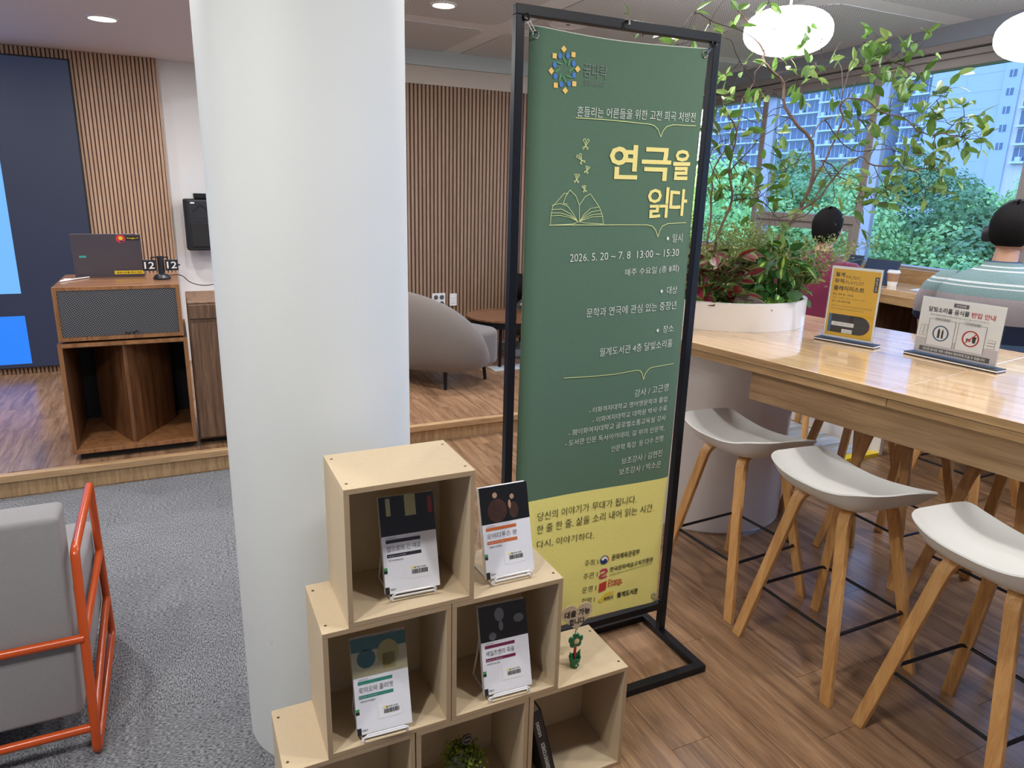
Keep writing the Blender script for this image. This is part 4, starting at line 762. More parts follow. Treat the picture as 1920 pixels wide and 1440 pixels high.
# green flower toy holding the heart sign
t = thing('flower_toy', 'small green flower toy in a pot on the bottom right crate', 'toy', (.895, 1.412, CH + .0008)); t.scale = (1.12, 1.12, 1.12)
M['toy_green'] = mat('toy_green', srgb(24, 104, 66), .3); M['toy_cream'] = mat('toy_cream', srgb(214, 190, 150), .5)
MB().lathe([(0, 0), (.011, 0), (.0145, .022), (.0150, .026), (.0125, .026), (.012, .02), (0, .02)], 24, cap=False).build('pot', 'toy_green', t, smooth=True)
b = MB()
for sx in (-1, 1): b.add([(0, .0, .02), (sx * .013, -.004, .024), (sx * .015, 0, .044), (sx * .003, .003, .030), (0, .006, .02), (sx * .012, .006, .024)], [(0, 1, 2, 3), (4, 5, 2, 3)])
b.build('leaves', 'toy_green', t)
MB().tube([(0, 0, .02), (0, 0, .058)], .003, 8).build('spring', 'ink_red', t)
for k in range(5):
    a = R(90 + 72 * k); b = MB()
    b.xf = Matrix.Translation((.0115 * math.cos(a), 0, .072 + .0115 * math.sin(a))) @ Matrix.Rotation(PI / 2, 4, 'X')
    b.lathe([(0, -.004), (.008, -.003), (.0098, 0), (.008, .003), (0, .004)], 16, cap=False); b.xf = None
    b.build('petal', 'toy_green', t, smooth=True)
b = MB(); b.xf = Matrix.Translation((0, -.003, .072)) @ Matrix.Rotation(PI / 2, 4, 'X'); b.lathe([(0, -.003), (.006, -.002), (.0075, .002), (0, .004)], 16, cap=False)
b.build('flower_centre', 'toy_cream', t, smooth=True)
fl_ = MB()
for (dx, dz) in ((-.004, .012), (.003, .016), (.001, .006)): fl_.add([(p[0], -.0149, p[1]) for p in disc(dx, dz, .0022, 8)], [tuple(range(8))])
fl_.build('pot_dots', 'ink_white', t, fixn=False)
t = thing('heart_sign', 'pale wooden heart sign with bold black lettering above the green flower toy', 'sign', (.908, 1.432, CH + .142))
hp = []
for k in range(40):
    a = 2 * PI * k / 40
    hp.append((.0030 * 16 * math.sin(a) ** 3, .0030 * (13 * math.cos(a) - 5 * math.cos(2 * a) - 2 * math.cos(3 * a) - math.cos(4 * a))))
b = MB(); n = len(hp)
b.add([(p[0], 0, p[1]) for p in hp] + [(p[0], .003, p[1]) for p in hp], [tuple(range(n)), tuple(range(n, 2 * n))[::-1]] + [(i, (i + 1) % n, n + (i + 1) % n, n + i) for i in range(n)])
M['heart_wood'] = wood('heart_wood', srgb(190, 168, 138), srgb(214, 194, 164), stretch=(1, 1, 14), rough=.6, rand=0)
b.build('heart_board', 'heart_wood', t)
MB().tube([(0, .0035, -.05), (-.002, .004, -.132), (-.010, -.018, -.139)], .0016, 6).build('wire_stem', 'black_steel', t)
text_on(t, '대출 가능', lambda u, v: (u, -.0008, v), -.040, .040, -.001, .021, 'ink', 2)
text_on(t, '합니다', lambda u, v: (u, -.0008, v), -.024, .024, -.027, .021, 'ink', 2)

# ================================================================ BANNER ON ITS STEEL STAND
t = thing('banner_stand', 'tall black square tube frame stand holding the green banner', 'banner stand', (1.19, 1.81, 0))
def sb(n, x0, x1, y0, y1, z0, z1): MB().box(x0, x1, y0, y1, z0, z1).build(n, 'black_steel', t, True, bevel=.0015)
sb('post', .852, .877, 1.80, 1.825, .026, 2.026); sb('post', 1.503, 1.528, 1.80, 1.825, .026, 2.026)
sb('top_bar', .852, 1.528, 1.80, 1.825, 2.026, 2.051); sb('lower_bar', .877, 1.503, 1.80, 1.825, .115, .140)
sb('foot_bar', .850, .880, 1.571, 1.93, .001, .026); sb('foot_bar', 1.500, 1.530, 1.571, 1.93, .001, .026)
sb('foot_bar', .880, 1.500, 1.571, 1.601, .001, .026); sb('foot_bar', .880, 1.500, 1.90, 1.93, .001, .026)
b = MB(); b.tube([(1.19, 1.799, 2.046), (1.19, 1.790, 2.046), (1.19, 1.788, 2.036)], .004, 6); b.build('clip', 'chrome', t, True)
def cy(x, z):
    d = 0.0
    if x < .938: d += ((.938 - x) / .036) ** 2 * .016
    if x > 1.452: d += ((x - 1.452) / .035) ** 2 * .008 * (1 - (z - .15) / 1.85 * .6)
    d += .0045 * math.sin((x - .95) * 11) * (1 - abs(z - 1.1) * .5) + .003 * math.sin(z * 5.3 + x * 4)
    return 1.806 + d
bn = thing('banner', 'green and yellow cloth banner with pale lettering hung in the black stand', 'banner', (1.19, 1.806, 1.08))
X0, X1, Z0, Z1, ZS = .902, 1.487, .150, 2.006, .640
b = MB(); nx, nz = 48, 60; zs = []
for k in range(nz + 1):
    z = Z0 + (Z1 - Z0) * k / nz; zs.append(z)
kz = min(range(nz + 1), key=lambda q: abs(zs[q] - ZS)); zs[kz] = ZS
vs = []
for z in zs:
    for q in range(nx + 1):
        u = q / nx; x = X0 + (X1 - X0) * u
        zz = z - (.010 * math.sin(PI * u) * ((z - Z0) / (Z1 - Z0)) ** 6) + (0.018 * math.sin(PI * u) * (1 - min(1, (z - Z0) / .3)) if z < Z0 + .3 else 0) * 0.5
        vs.append((x, cy(x, z), zz))
fs = [(r * (nx + 1) + q, r * (nx + 1) + q + 1, (r + 1) * (nx + 1) + q + 1, (r + 1) * (nx + 1) + q) for r in range(nz) for q in range(nx)]
b.cur = 0; b.add(vs, fs); b.m = [0 if i // nx >= kz else 1 for i in range(len(fs))]
cl = b.build('cloth', ['banner_green', 'banner_yellow'], bn, True, smooth=True, fixn=False)
b = MB(); b.add([(v[0], v[1] + .0012, v[2]) for v in vs], [f[::-1] for f in fs]); b.build('cloth_back', 'banner_back', bn, True, smooth=True, fixn=False)
eg = MB(); eg.tube([(v[0], v[1] + .0005, v[2] + .0006) for v in vs[-(nx + 1):]], .0011, 5); eg.build('top_hem', 'banner_back', bn, True)
def bf(u, v): return (u - 1.19, cy(u, v) - .0022 - 1.806, v - 1.08)
CM = dict(w='ink_white', y='ink_yellow', k='ink', r='ink_red')
for (s_, x0, x1, z0, z1, h, c, bo) in TEXTS:
    text_on(bn, s_, bf, x0, x1, z0, h, CM[c], min(bo, 1) if s_ == '읽' else bo, v1=z1)
for L in RULES: shape_on(bn, stroke(L, .0022), bf, 'ink_lime', 'ruled_line')
for L in DRAW[:12]: shape_on(bn, stroke(L, .0016), bf, 'ink_lime', 'book_drawing')
for k in range(12, len(DRAW), 4): shape_on(bn, [q for L in DRAW[k:k + 4] for q in stroke(L, .0016)], bf, 'ink_lime', 'butterfly_drawing')
for (x, z) in BUL: shape_on(bn, [disc(x, z, .0045, 14, .0055)], bf, 'ink_white', 'bullet')
# round emblem of squares, dots and dashes, with dim lettering beside it
ex, ez = LOGOS[0]
for k in range(8):
    a = 2 * PI * (k + .15) / 8; c_, s_ = math.cos(a), math.sin(a)
    r1, r2, r3 = .052, .038, .025
    px, pz = ex + r1 * c_ * .80, ez + r1 * s_; q = .0075; rot = 0 if k % 2 else PI / 4
    shape_on(bn, [[(px + q * math.cos(rot + PI / 4 + j * PI / 2) * 1.2, pz + q * math.sin(rot + PI / 4 + j * PI / 2) * 1.2) for j in range(4)]], bf, 'ink_sand', 'emblem_square')
    a2 = a + PI / 8
    shape_on(bn, [disc(ex + r2 * math.cos(a2) * .85, ez + r2 * math.sin(a2), .006, 12, .0075)], bf, 'ink_blue', 'emblem_dot')
    d = (math.cos(a + .5), math.sin(a + .5)); m0 = (ex + r3 * c_ * .85, ez + r3 * s_)
    shape_on(bn, stroke([(m0[0] - d[0] * .008, m0[1] - d[1] * .008), (m0[0] + d[0] * .008, m0[1] + d[1] * .008)], .004), bf, 'ink_green', 'emblem_dash')
text_on(bn, '꿈다락', bf, 1.066, 1.142, 1.894, .036, 'ink_dim', 1)
text_on(bn, '문화예술학교', bf, 1.070, 1.138, 1.872, .016, 'ink_dim', 0)
# sponsors' marks
cx_, cz_ = LOGOS[2]
def arcpts(r, a0, a1, n=14, cx=0, cz=0): return [(cx + r * math.cos(a0 + (a1 - a0) * i / n), cz + r * math.sin(a0 + (a1 - a0) * i / n)) for i in range(n + 1)]
Rm = .0165
shape_on(bn, [disc(cx_, cz_, Rm, 32)], bf, 'ink_navy', 'ministry_mark')
bf2 = lambda u, v: (bf(u, v)[0], bf(u, v)[1] - .0006, bf(u, v)[2])
bf3 = lambda u, v: (bf(u, v)[0], bf(u, v)[1] - .0012, bf(u, v)[2])
wh = arcpts(Rm * .82, R(-35), R(160), 16, cx_, cz_)
low = [(cx_ + Rm * x, cz_ + Rm * y) for x, y in ((-.62, .02), (-.40, -.12), (-.15, -.02), (0.02, .20), (.25, .24), (.50, .05), (.66, -.30))]
shape_on(bn, [wh + low], bf2, 'paper', 'ministry_mark_white')
shape_on(bn, stroke(arcpts(Rm * .9, R(-40), R(60), 10, cx_, cz_), .0032), bf3, 'ink_red', 'ministry_mark_red')
cx_, cz_ = LOGOS[3]
shape_on(bn, stroke([(cx_ - .012, cz_ + .010), (cx_ - .004, cz_ + .015), (cx_ + .010, cz_ + .014), (cx_ + .014, cz_ + .006), (cx_ + .008, cz_ - .002), (cx_ - .010, cz_ - .004), (cx_ - .014, cz_ - .012), (cx_ - .006, cz_ - .016), (cx_ + .012, cz_ - .014)], .0075), bf, 'ink_mag', 'institute_mark')
shape_on(bn, ring(cx_ - .004, cz_ + .004, .004, .0016, 12) + ring(cx_ + .003, cz_ - .009, .004, .0016, 12), bf2, 'ink_yellow', 'institute_mark_line')
cx_, cz_ = LOGOS[4]
shape_on(bn, [[(cx_ - .016, cz_ - .020), (cx_ + .013, cz_ - .014), (cx_ + .014, cz_ + .020), (cx_ - .014, cz_ + .014)]], bf, 'ink_red', 'lounge_mark')
cx_, cz_ = LOGOS[5]
M['ink_gold'] = mat('ink_gold', srgb(224, 200, 70), .6)
shape_on(bn, [[(cx_ - .030, cz_ - .004), (cx_ - .005, cz_ + .016), (cx_ + .030, cz_ + .018), (cx_ + .026, cz_ + .004), (cx_ - .012, cz_ - .006)], [(cx_ - .030, cz_ - .004), (cx_ - .012, cz_ - .006), (cx_ - .010, cz_ - .016), (cx_ - .026, cz_ - .016)]], bf, 'ink_gold', 'library_mark')
text_on(bn, '배개바개', bf2, cx_ - .008, cx_ + .028, cz_ - .015, .016, 'ink', 2)
# eyelets, rings and hooks
for (x, z, hx, hz) in ((.915, 1.985, .880, 2.020), (1.473, 1.990, 1.500, 2.020), (1.465, .180, 1.497, .146), (.915, .175, .882, .146)):
    b = MB(); b.xf = Matrix.Translation((x, cy(x, z) - .003, z)) @ Matrix.Rotation(PI / 2, 4, 'X')
    b.tube([(.009 * math.cos(a * PI / 8), .009 * math.sin(a * PI / 8), 0) for a in range(16)], .0016, 6, closed=True); b.build('eyelet', 'chrome', bn, True, smooth=True)
    dv = Vector((hx - x, 0, hz - z)); m_ = Vector((x, cy(x, z) - .004, z)) + dv * .15; e_ = Vector((x, 1.800, z)) + dv * .95
    n_ = Vector((-dv.z, 0, dv.x)).normalized() * .004
    b = MB(); b.tube([m_ - n_, m_ + n_, e_ + n_, e_ - n_], .0015, 6, closed=True); b.build('snap_hook', 'chrome', bn, True, smooth=True)
    b = MB(); b.xf = Matrix.Translation((hx, 1.797, hz)) @ Matrix.Rotation(PI / 2, 4, 'X'); b.tube([(.008 * math.cos(a * PI / 6), .008 * math.sin(a * PI / 6), 0) for a in range(12)], .0025, 6, closed=True)
    b.build('hook_ring', 'black_steel', t, True, smooth=True)

# ================================================================ LONG HIGH TABLE
TA = R(8.4)
ux, uy = -math.sin(TA), math.cos(TA)                 # along the table, away from the camera
TM = Matrix.Translation((2.031, 1.434, 0)) @ Matrix.Rotation(TA, 4, 'Z')   # local y along, local x across (towards the windows)
t = thing('high_table', 'long oak high table with white round base and reflections on its top', 'table', (2.45, 2.72, 0))
def tb(n, m, x0, x1, y0, y1, z0, z1, bev=.002):
    b = MB(); b.box(x0, x1, y0, y1, z0, z1)
    me = b.mesh(n, m, bevel=bev)
    o = link(n, me, t); o.matrix_parent_inverse = wmat(t).inverted() @ TM
    return o
TWD = 1.10
tb('top_board', 'oak_top', 0, TWD, .0008, 1.75, .973, 1.0); tb('top_board', 'oak_top', 0, TWD, -1.60, -.0008, .973, 1.0)
tb('lower_board', 'oak_edge', .004, TWD - .004, .0008, 1.745, .943, .9705); tb('lower_board', 'oak_edge', .004, TWD - .004, -1.60, -.0008, .943, .9705)
o = tb('edge_strip', 'oak_edge', -.0012, .0, -1.60, 1.75, .9735, .9995, 0)
tb('groove', 'black_matte', .006, TWD - .006, -1.59, 1.74, .968, .975, 0)
tb('apron', 'oak_apron', .055, .080, -1.55, .56, .818, .943); tb('apron', 'oak_apron', TWD - .08, TWD - .055, -1.55, 1.6, .818, .943)
MB().lathe([(0, 0.004), (.41, 0.004), (.41, .943)], 72, cap=False).build('round_base', 'white_lacquer', t, smooth=True)
MB().lathe([(.405, 0), (.414, 0.0005), (.414, .010), (.405, .012)], 72, cap=False).build('base_ring', 'chrome', t, smooth=True)

# ================================================================ STOOLS
def lerp(a, b, k): return a + (b - a) * k
def seat_mesh():
    key = [(0, -.205, .088), (28, -.200, .088), (0, 0, 0)]
    # plan and height of the rim, from the middle of the back round one side to the middle of the front
    half = [(-.200, .0, .062), (-.200, .060, .064), (-.196, .120, .074), (-.180, .172, .090), (-.135, .203, .092), (-.070, .212, .087), (.0, .216, .083), (.070, .222, .076), (.118, .226, .068), (.136, .214, .063), (.140, .18, .054), (.137, .12, .044), (.132, .06, .038), (.130, 0, .036)]
    n = len(half)
    rim = [(x, y, z) for x, y, z in half] + [(x, -y, z) for x, y, z in half[-2:0:-1]]
    # smooth resample
    P = [Vector(p) for p in rim]; N = len(P); pts = []
    for i in range(N):
        p0, p1, p2, p3 = P[i - 1], P[i], P[(i + 1) % N], P[(i + 2) % N]
        for k in range(3):
            q = k / 3
            pts.append(0.5 * ((2 * p1) + (p2 - p0) * q + (2 * p0 - 5 * p1 + 4 * p2 - p3) * q * q + (3 * p1 - p0 - 3 * p2 + p3) * q ** 3))
    K = len(pts); rings = 12; vs = []; fs = []
    def surf(zoff, inner):
        out = []
        for r in range(1, rings + 1):
            q = r / rings
            for p in pts:
                x = lerp(0.0, p.x, q); y = p.y * q
                w = q ** (3.6 if inner else 7.0)
                zz = zoff + (p.z - zoff) * w
                out.append((x, y, zz))
        return out
    zi, zo = .018, -.004
    A = surf(zi, True); Bv = surf(zo, False)
    vs = A + [(0, 0, zi)] + [(x * (1.0 if k < (rings - 1) * K else 1.012), y * (1.0 if k < (rings - 1) * K else 1.012), z - (0 if k >= (rings - 1) * K else .002) - (.0045 if k >= (rings - 1) * K else 0)) for k, (x, y, z) in enumerate(Bv)] + [(0, 0, zo)]
    ofs = rings * K + 1
    for s_, base in ((0, 0), (1, ofs)):
        for r in range(rings - 1):
            for k in range(K):
                f = (base + r * K + k, base + r * K + (k + 1) % K, base + (r + 1) * K + (k + 1) % K, base + (r + 1) * K + k)
                fs.append(f)
        for k in range(K): fs.append((base + rings * K, base + (k + 1) % K, base + k))
    top = (rings - 1) * K
    for k in range(K): fs.append((top + k, top + (k + 1) % K, ofs + top + (k + 1) % K, ofs + top + k))
    b = MB(); b.add(vs, fs)
    return b.mesh('seat', 'seat', smooth=True)
SEATM = seat_mesh()
def leg_mesh(sx, sy):
    # half of a bent plywood arch: foot, straight leg, bend, run to the middle under the seat
    f = Vector((sx * .205, sy * .205, 0)); k = Vector((sx * .118, sy * .098, .575)); pts = []
    for i in range(6): pts.append(f.lerp(k, i / 5))
    c = Vector((0, sy * .070, .622))
    p1 = Vector((sx * .108, sy * .088, .622))
    for i in range(1, 9):
        q = i / 8; pts.append((1 - q) ** 2 * k + 2 * (1 - q) * q * p1 + q * q * Vector((sx * .058, sy * .076, .622)))
    pts.append(c)
    b = MB(); vs = []; W_, T_ = .040, .019
    for i, p in enumerate(pts):
        tt = (pts[min(i + 1, len(pts) - 1)] - pts[max(i - 1, 0)]).normalized()
        u = Vector((0, 1, 0)); u = (u - tt * u.dot(tt)).normalized(); w = tt.cross(u)
        for a, c_ in ((-1, -1), (1, -1), (1, 1), (-1, 1)):
            q = p + u * a * W_ / 2 + w * c_ * T_ / 2
            if i == 0: q.z = 0.0
            vs.append(q)
    n = len(pts); fs = []
    for i in range(n - 1):
        for j in range(4): fs.append((i * 4 + j, i * 4 + (j + 1) % 4, (i + 1) * 4 + (j + 1) % 4, (i + 1) * 4 + j))
    fs += [(3, 2, 1, 0), tuple((n - 1) * 4 + j for j in range(4))]
    b.add(vs, fs)
    return b.mesh('leg', 'stool_wood', bevel=.0025)
def make_stool(label, x, y, rz):
    t = thing('bar_stool', label, 'stool', (x, y, 0), rz, 'pale grey shell stools along the high table')
    link('seat', SEATM, t, False, (0, 0, .634))
    for sx in (-1, 1):
        for sy in (-1, 1): link('leg', leg_mesh(sx, sy), t)
    h = .168; r = .02; pts = []
    for (a, c_, a0) in ((1, 1, 0), (-1, 1, 90), (-1, -1, 180), (1, -1, 270)):
        for i in range(5):
            q = R(a0 + 90 * i / 4); pts.append((a * (h - r) + r * math.cos(q), c_ * (h - r) + r * math.sin(q), .222))
    MB().tube(pts, .0058, 8, closed=True).build('footrest', 'rod', t, smooth=True)
    MB().box(-.09, .09, -.09, .09, .6318, .637).build('seat_plate', 'black_steel', t)
    return t
s0 = make_stool('grey shell stool nearest the banner stand, standing before the white table base', 2.005, 1.985, R(3))
def stool(label, x, y, rz):
    c = copy_tree(s0); c.location = (x, y, 0); c.rotation_euler = (0, 0, rz); c['label'] = label; return c
stool('grey shell stool in the middle of the near row at the high table', 1.99, 1.49, R(0))
stool('grey shell stool cut by the right edge of the picture', 2.00, .965, R(-3))
stool('far side stool seen under the table beside the yellow edged ramp', 2.97, 2.24, R(184))
stool('far side stool whose legs show under the middle of the table apron', 2.83, 1.87, R(178))
stool('far side stool whose legs show at the right behind the near stools', 2.80, 1.40, R(181))
stool('far side stool under the table nearest the right edge of the picture', 2.80, .90, R(180))

# ================================================================ SIGNS ON THE TABLE
M['sign_yellow'] = mat('sign_yellow', srgb(234, 182, 44), .4)
M['sign_grey'] = mat('sign_grey', srgb(206, 200, 206), .4)
def sign(name, label, A, B, w, h, build):
    ang = math.atan2(B[1] - A[1], B[0] - A[0])
    t = thing(name, label, 'sign', (A[0], A[1], 1.0005), ang)
    MB().box(-.022, w + .022, -.028, .034, 0, .0045).build('base_lower', 'black_plastic', t)
    MB().box(-.022, w + .022, -.028, .034, .0045, .009).build('base_middle', 'white_plastic', t)
    MB().box(-.022, w + .022, -.028, .034, .009, .0125).build('base_upper', 'black_plastic', t)
    MB().box(-.004, w + .004, -.0022, -.0006, .0125, h + .02).build('acrylic_front', 'acrylic', t)
    MB().box(-.004, w + .004, .0022, .0038, .0125, h + .02).build('acrylic_back', 'acrylic', t)
    fn0 = lambda u, v: (u * w, .0, .018 + v * h)
    fn = lambda u, v: (u * w, -.0001, .018 + v * h); fn1 = lambda u, v: (u * w, -.0003, .018 + v * h); fn2 = lambda u, v: (u * w, -.0005, .018 + v * h)
    b = MB(); b.box(0, w, .0002, .0012, .018, .018 + h); b.build('paper', 'paper', t)
    build(t, fn, fn1, fn2)
    return t
def s1(t, fn, fn1, fn2):
    shape_on(t, [rect(.03, .97, .025, .965)], fn, 'sign_yellow', 'printed_field')
    for s_, u0, u1, v, h, bo in (('월계', .085, .275, .855, .062, 2), ('뮤직', .085, .275, .765, .062, 2), ('MUSIC', .31, .60, .835, .045, 0), ('PLAYLIST', .31, .68, .765, .045, 0),
                                 ('플레이리스트', .085, .70, .665, .068, 2), ('월요 : 매주 월 ~ 금요일', .085, .50, .598, .028, 1), ('시간 : 10:00~12:00 | 16:00~17:00', .085, .74, .550, .024, 0), ('장소 : 4층 달빛소리홀', .085, .46, .500, .028, 1),
                                 ('월계도서관이 선정한 음악 콘텐츠를 통해 감상해보세요', .085, .90, .440, .022, 0), ('매월 프로그램에 대한 안내를 확인해 주세요', .085, .74, .398, .022, 0)):
        text_on(t, s_, fn1, u0, u1, v, h, 'ink', bo)
    M.setdefault('tag_dark', mat('tag_dark', srgb(40, 40, 44), .5))
    shape_on(t, [rect(.875, .955, .69, .895)], fn1, 'tag_dark', 'side_tag')
    text_on(t, '월계도서관', lambda u, v: fn2(.935 - v, .885 - u), 0, .18, 0, .04, 'ink_white', 1)
    shape_on(t, [[(.07, .075), (.62, .075)] + [(.70 + .21 * math.cos(R(a)) if True else 0, .205 + .13 * math.sin(R(a))) for a in range(-90, 91, 15)] + [(.07, .335)]], fn1, 'tag_dark', 'record_player_picture')
    M.setdefault('steel_blue', mat('steel_blue', srgb(60, 110, 150), .5))
    shape_on(t, [rect(.07, .13, .075, .335)], fn2, 'steel_blue', 'record_player_edge')
    shape_on(t, stroke([(.16, .20), (.58, .20)], .055), fn2, 'paper', 'caption_pill')
    text_on(t, '음악 감상 안내', lambda u, v: (fn2(u, v)[0], -.0008, fn2(u, v)[2]), .2, .54, .19, .022, 'ink')
    shape_on(t, [rect(.37, .58, .08, .135)], fn2, 'paper', 'caption_box')
    text_on(t, '신청곡 받습니다', lambda u, v: (fn2(u, v)[0], -.0008, fn2(u, v)[2]), .39, .56, .095, .02, 'ink')
def s2(t, fn, fn1, fn2):
    shape_on(t, [rect(0, 1, 0, .27)], fn, 'sign_grey', 'printed_ground')
    text_on(t, '달빛소리홀 음식물', fn1, .10, .60, .745, .095, 'ink', 2)
    text_on(t, '반입 안내', fn1, .625, .90, .745, .095, 'ink_red', 2)
    text_on(t, '쾌적한 환경을 조성하기 위해 음식물 반입 기준을 다음과 같이 안내드립니다.', fn1, .13, .84, .685, .03, 'ink', 0)
    shape_on(t, [rect(.40, .58, .875, .945)], fn, 'ink_grey', 'caption_box')
    text_on(t, '안내사항', fn1, .43, .55, .89, .038, 'paper', 1)
    for (u0, u1, ring_m, pill, lab) in ((.135, .465, 'steel_blue', 'ink_blue', '뚜껑이 있는 물, 음료'), (.50, .83, 'ink_red', 'ink_red', '그 외 모든 음식물')):
        shape_on(t, [rect(u0, u1, .16, .625)], fn1, 'cover_white', 'panel')
        shape_on(t, stroke([(u0, .16), (u0, .625), (u1, .625), (u1, .16)], .006), lambda u, v: fn2(u, v), 'ink_grey', 'panel_line')
        c = (u0 + u1) / 2
        shape_on(t, [rect(c - .10, c + .10, .60, .66)], lambda u, v: (fn2(u, v)[0], -.0007, fn2(u, v)[2]), 'band', 'caption_pill')
        text_on(t, lab, lambda u, v: (fn2(u, v)[0], -.0010, fn2(u, v)[2]), c - .08, c + .08, .612, .034, 'ink', 1)
        asp = .305 / .216
        n = 28; pts = [(c + .092 * math.cos(2 * PI * i / n), .385 + .092 * asp * math.sin(2 * PI * i / n)) for i in range(n + 1)]
        shape_on(t, stroke(pts, .020), fn2, ring_m, 'round_mark')
    shape_on(t, [rect(.262, .292, .30, .44), rect(.268, .286, .44, .465), rect(.312, .336, .30, .42), [(.312, .42), (.336, .42), (.328, .46), (.320, .46)]], fn2, 'ink', 'bottle_picture')
    shape_on(t, [rect(.615, .672, .335, .352), rect(.615, .672, .358, .382), [(.690, .32), (.725, .32), (.732, .43), (.683, .43)], [(.706, .43), (.712, .43), (.724, .48), (.717, .48)]], fn2, 'ink', 'food_picture')
    shape_on(t, stroke([(.605, .295), (.725, .475)], .014), lambda u, v: (fn2(u, v)[0], -.0008, fn2(u, v)[2]), 'ink_red', 'forbidding_bar')
    for (u, v, du) in ((.035, .30, .035), (.085, .30, .030)): shape_on(t, stroke([(u, v), (u + du, v), (u + du + .01, v + .20), (u + .01, v + .20), (u, v)], .004), fn2, 'ink_grey', 'book_outline')
    for v in (.28, .33, .38): shape_on(t, stroke([(.86, v), (.95, v), (.95, v + .04), (.86, v + .04)], .004), fn2, 'ink_grey', 'book_outline')
    shape_on(t, stroke([(.09, .075), (.90, .075)], .085), fn2, 'ink_grey', 'footer_pill')
    text_on(t, '간단한 음식만 지하 1층에서 편안하게 드실 수 있습니다.', lambda u, v: (fn2(u, v)[0], -.0009, fn2(u, v)[2]), .11, .88, .05, .05, 'paper', 1)
M['steel_blue'] = mat('steel_blue', srgb(60, 110, 150), .5)
sign('acrylic_sign', 'upright acrylic stand with yellow music playlist sheet beside the planter', (2.509, 2.117), (2.563, 1.913), .208, .300, s1)
sign('acrylic_sign', 'wide acrylic stand with white food notice sheet on the high table', (2.622, 1.772), (2.640, 1.462), .305, .216, s2)

# ================================================================ PLANTER
PX, PY = 2.45, 2.72
t = thing('planter', 'low round white planter standing on the high table', 'planter', (PX, PY, 1.0005))
MB().lathe([(0, 0), (.41, 0), (.41, .125), (.398, .128), (.392, .122), (.392, .112), (0, .112)], 80, cap=False).build('tub', 'white_lacquer', t, smooth=True)
M['moss'] = mat('moss', srgb(86, 118, 34), .95, var=.6, vscale=70, bump=1.0, bscale=120)
b = MB(); random.seed(5)
for k in range(900):
    a = random.uniform(0, 2 * PI); r_ = .385 * math.sqrt(random.random()); h = random.uniform(.008, .028); s_ = random.uniform(.010, .02)
    c = (r_ * math.cos(a), r_ * math.sin(a), .112)
    if math.hypot(c[0], c[1]) + s_ > .39: continue
    b.add([(c[0] - s_, c[1] - s_, c[2]), (c[0] + s_, c[1] - s_, c[2]), (c[0] + s_, c[1] + s_, c[2]), (c[0] - s_, c[1] + s_, c[2]), (c[0] + random.uniform(-.005, .005), c[1], c[2] + h)],
          [(0, 1, 4), (1, 2, 4), (2, 3, 4), (3, 0, 4)])
tag(b.build('moss', 'moss', t, fixn=False), kind='stuff')

def leaf_pts(n=5, w=.28, fold=.10, curl=-.12):
    top = [];
    for i in range(n + 1):
        q = i / n; ww = w * math.sin(PI * q ** .85) ** .8 if 0 < q < 1 else 0
        top.append((q, ww, curl * q * q))
    return top
def leaf_mesh(name, mats, w=.28, n=5, fold=.08, curl=-.12, inner=0):
    """leaf of length 1 along +x, folded along its midrib"""
    b = MB(); P = leaf_pts(n, w, fold, curl)
    L = [(x, y, z + fold * (y / w if w else 0)) for x, y, z in P]; C_ = [(x, 0, z) for x, y, z in P]; Rr = [(x, -y, z + fold * (y / w if w else 0)) for x, y, z in P]
    for i in range(n):
        b.cur = 0
        if inner:
            b.cur = 0
            I1 = [(c[0] , l[1] * inner, c[2] + (l[2] - c[2]) * inner) for c, l in zip(C_, L)]; I2 = [(c[0], r[1] * inner, c[2] + (r[2] - c[2]) * inner) for c, r in zip(C_, Rr)]
            b.add([L[i], L[i + 1], I1[i + 1], I1[i]], [(0, 1, 2, 3)]); b.add([I2[i], I2[i + 1], Rr[i + 1], Rr[i]], [(0, 1, 2, 3)])
            b.cur = 0 if (i == 0 and False) else 1
            b.add([I1[i], I1[i + 1], C_[i + 1], C_[i]], [(0, 1, 2, 3)]); b.add([C_[i], C_[i + 1], I2[i + 1], I2[i]], [(0, 1, 2, 3)])
        else:
            b.add([L[i], L[i + 1], C_[i + 1], C_[i]], [(0, 1, 2, 3)]); b.add([C_[i], C_[i + 1], Rr[i + 1], Rr[i]], [(0, 1, 2, 3)])
    return b.mesh(name, mats, smooth=True, fixn=False)
def leafmat(name, col, var=.25, trans=.25):
    m = mat(name, col, .45, var=var, vscale=3)
    b = m.node_tree.nodes['Principled BSDF']
    n = m.node_tree.nodes; l = m.node_tree.links
    oi = n.new('ShaderNodeObjectInfo'); hv = n.new('ShaderNodeHueSaturation'); mr = n.new('ShaderNodeMapRange')
    mr.inputs['To Min'].default_value = .65; mr.inputs['To Max'].default_value = 1.4
    l.new(oi.outputs['Random'], mr.inputs['Value']); l.new(mr.outputs[0], hv.inputs['Value'])
    src = b.inputs['Base Color'].links[0].from_socket
    l.new(src, hv.inputs['Color']); l.new(hv.outputs[0], b.inputs['Base Color'])
    tr = n.new('ShaderNodeBsdfTranslucent'); l.new(hv.outputs[0], tr.inputs['Color'])
    mx = n.new('ShaderNodeMixShader'); mx.inputs[0].default_value = trans
    out = [q for q in n if q.type == 'OUTPUT_MATERIAL'][0]
    l.new(b.outputs[0], mx.inputs[1]); l.new(tr.outputs[0], mx.inputs[2]); l.new(mx.outputs[0], out.inputs[0])
    return m
M['tree_leaf'] = leafmat('tree_leaf', srgb(92, 128, 58))
M['tree_leaf2'] = leafmat('tree_leaf_light', srgb(142, 168, 92), trans=.35)
M['cal_edge'] = leafmat('caladium_edge', srgb(96, 124, 62)); M['cal_core'] = leafmat('caladium_core', srgb(104, 26, 36), trans=.05)
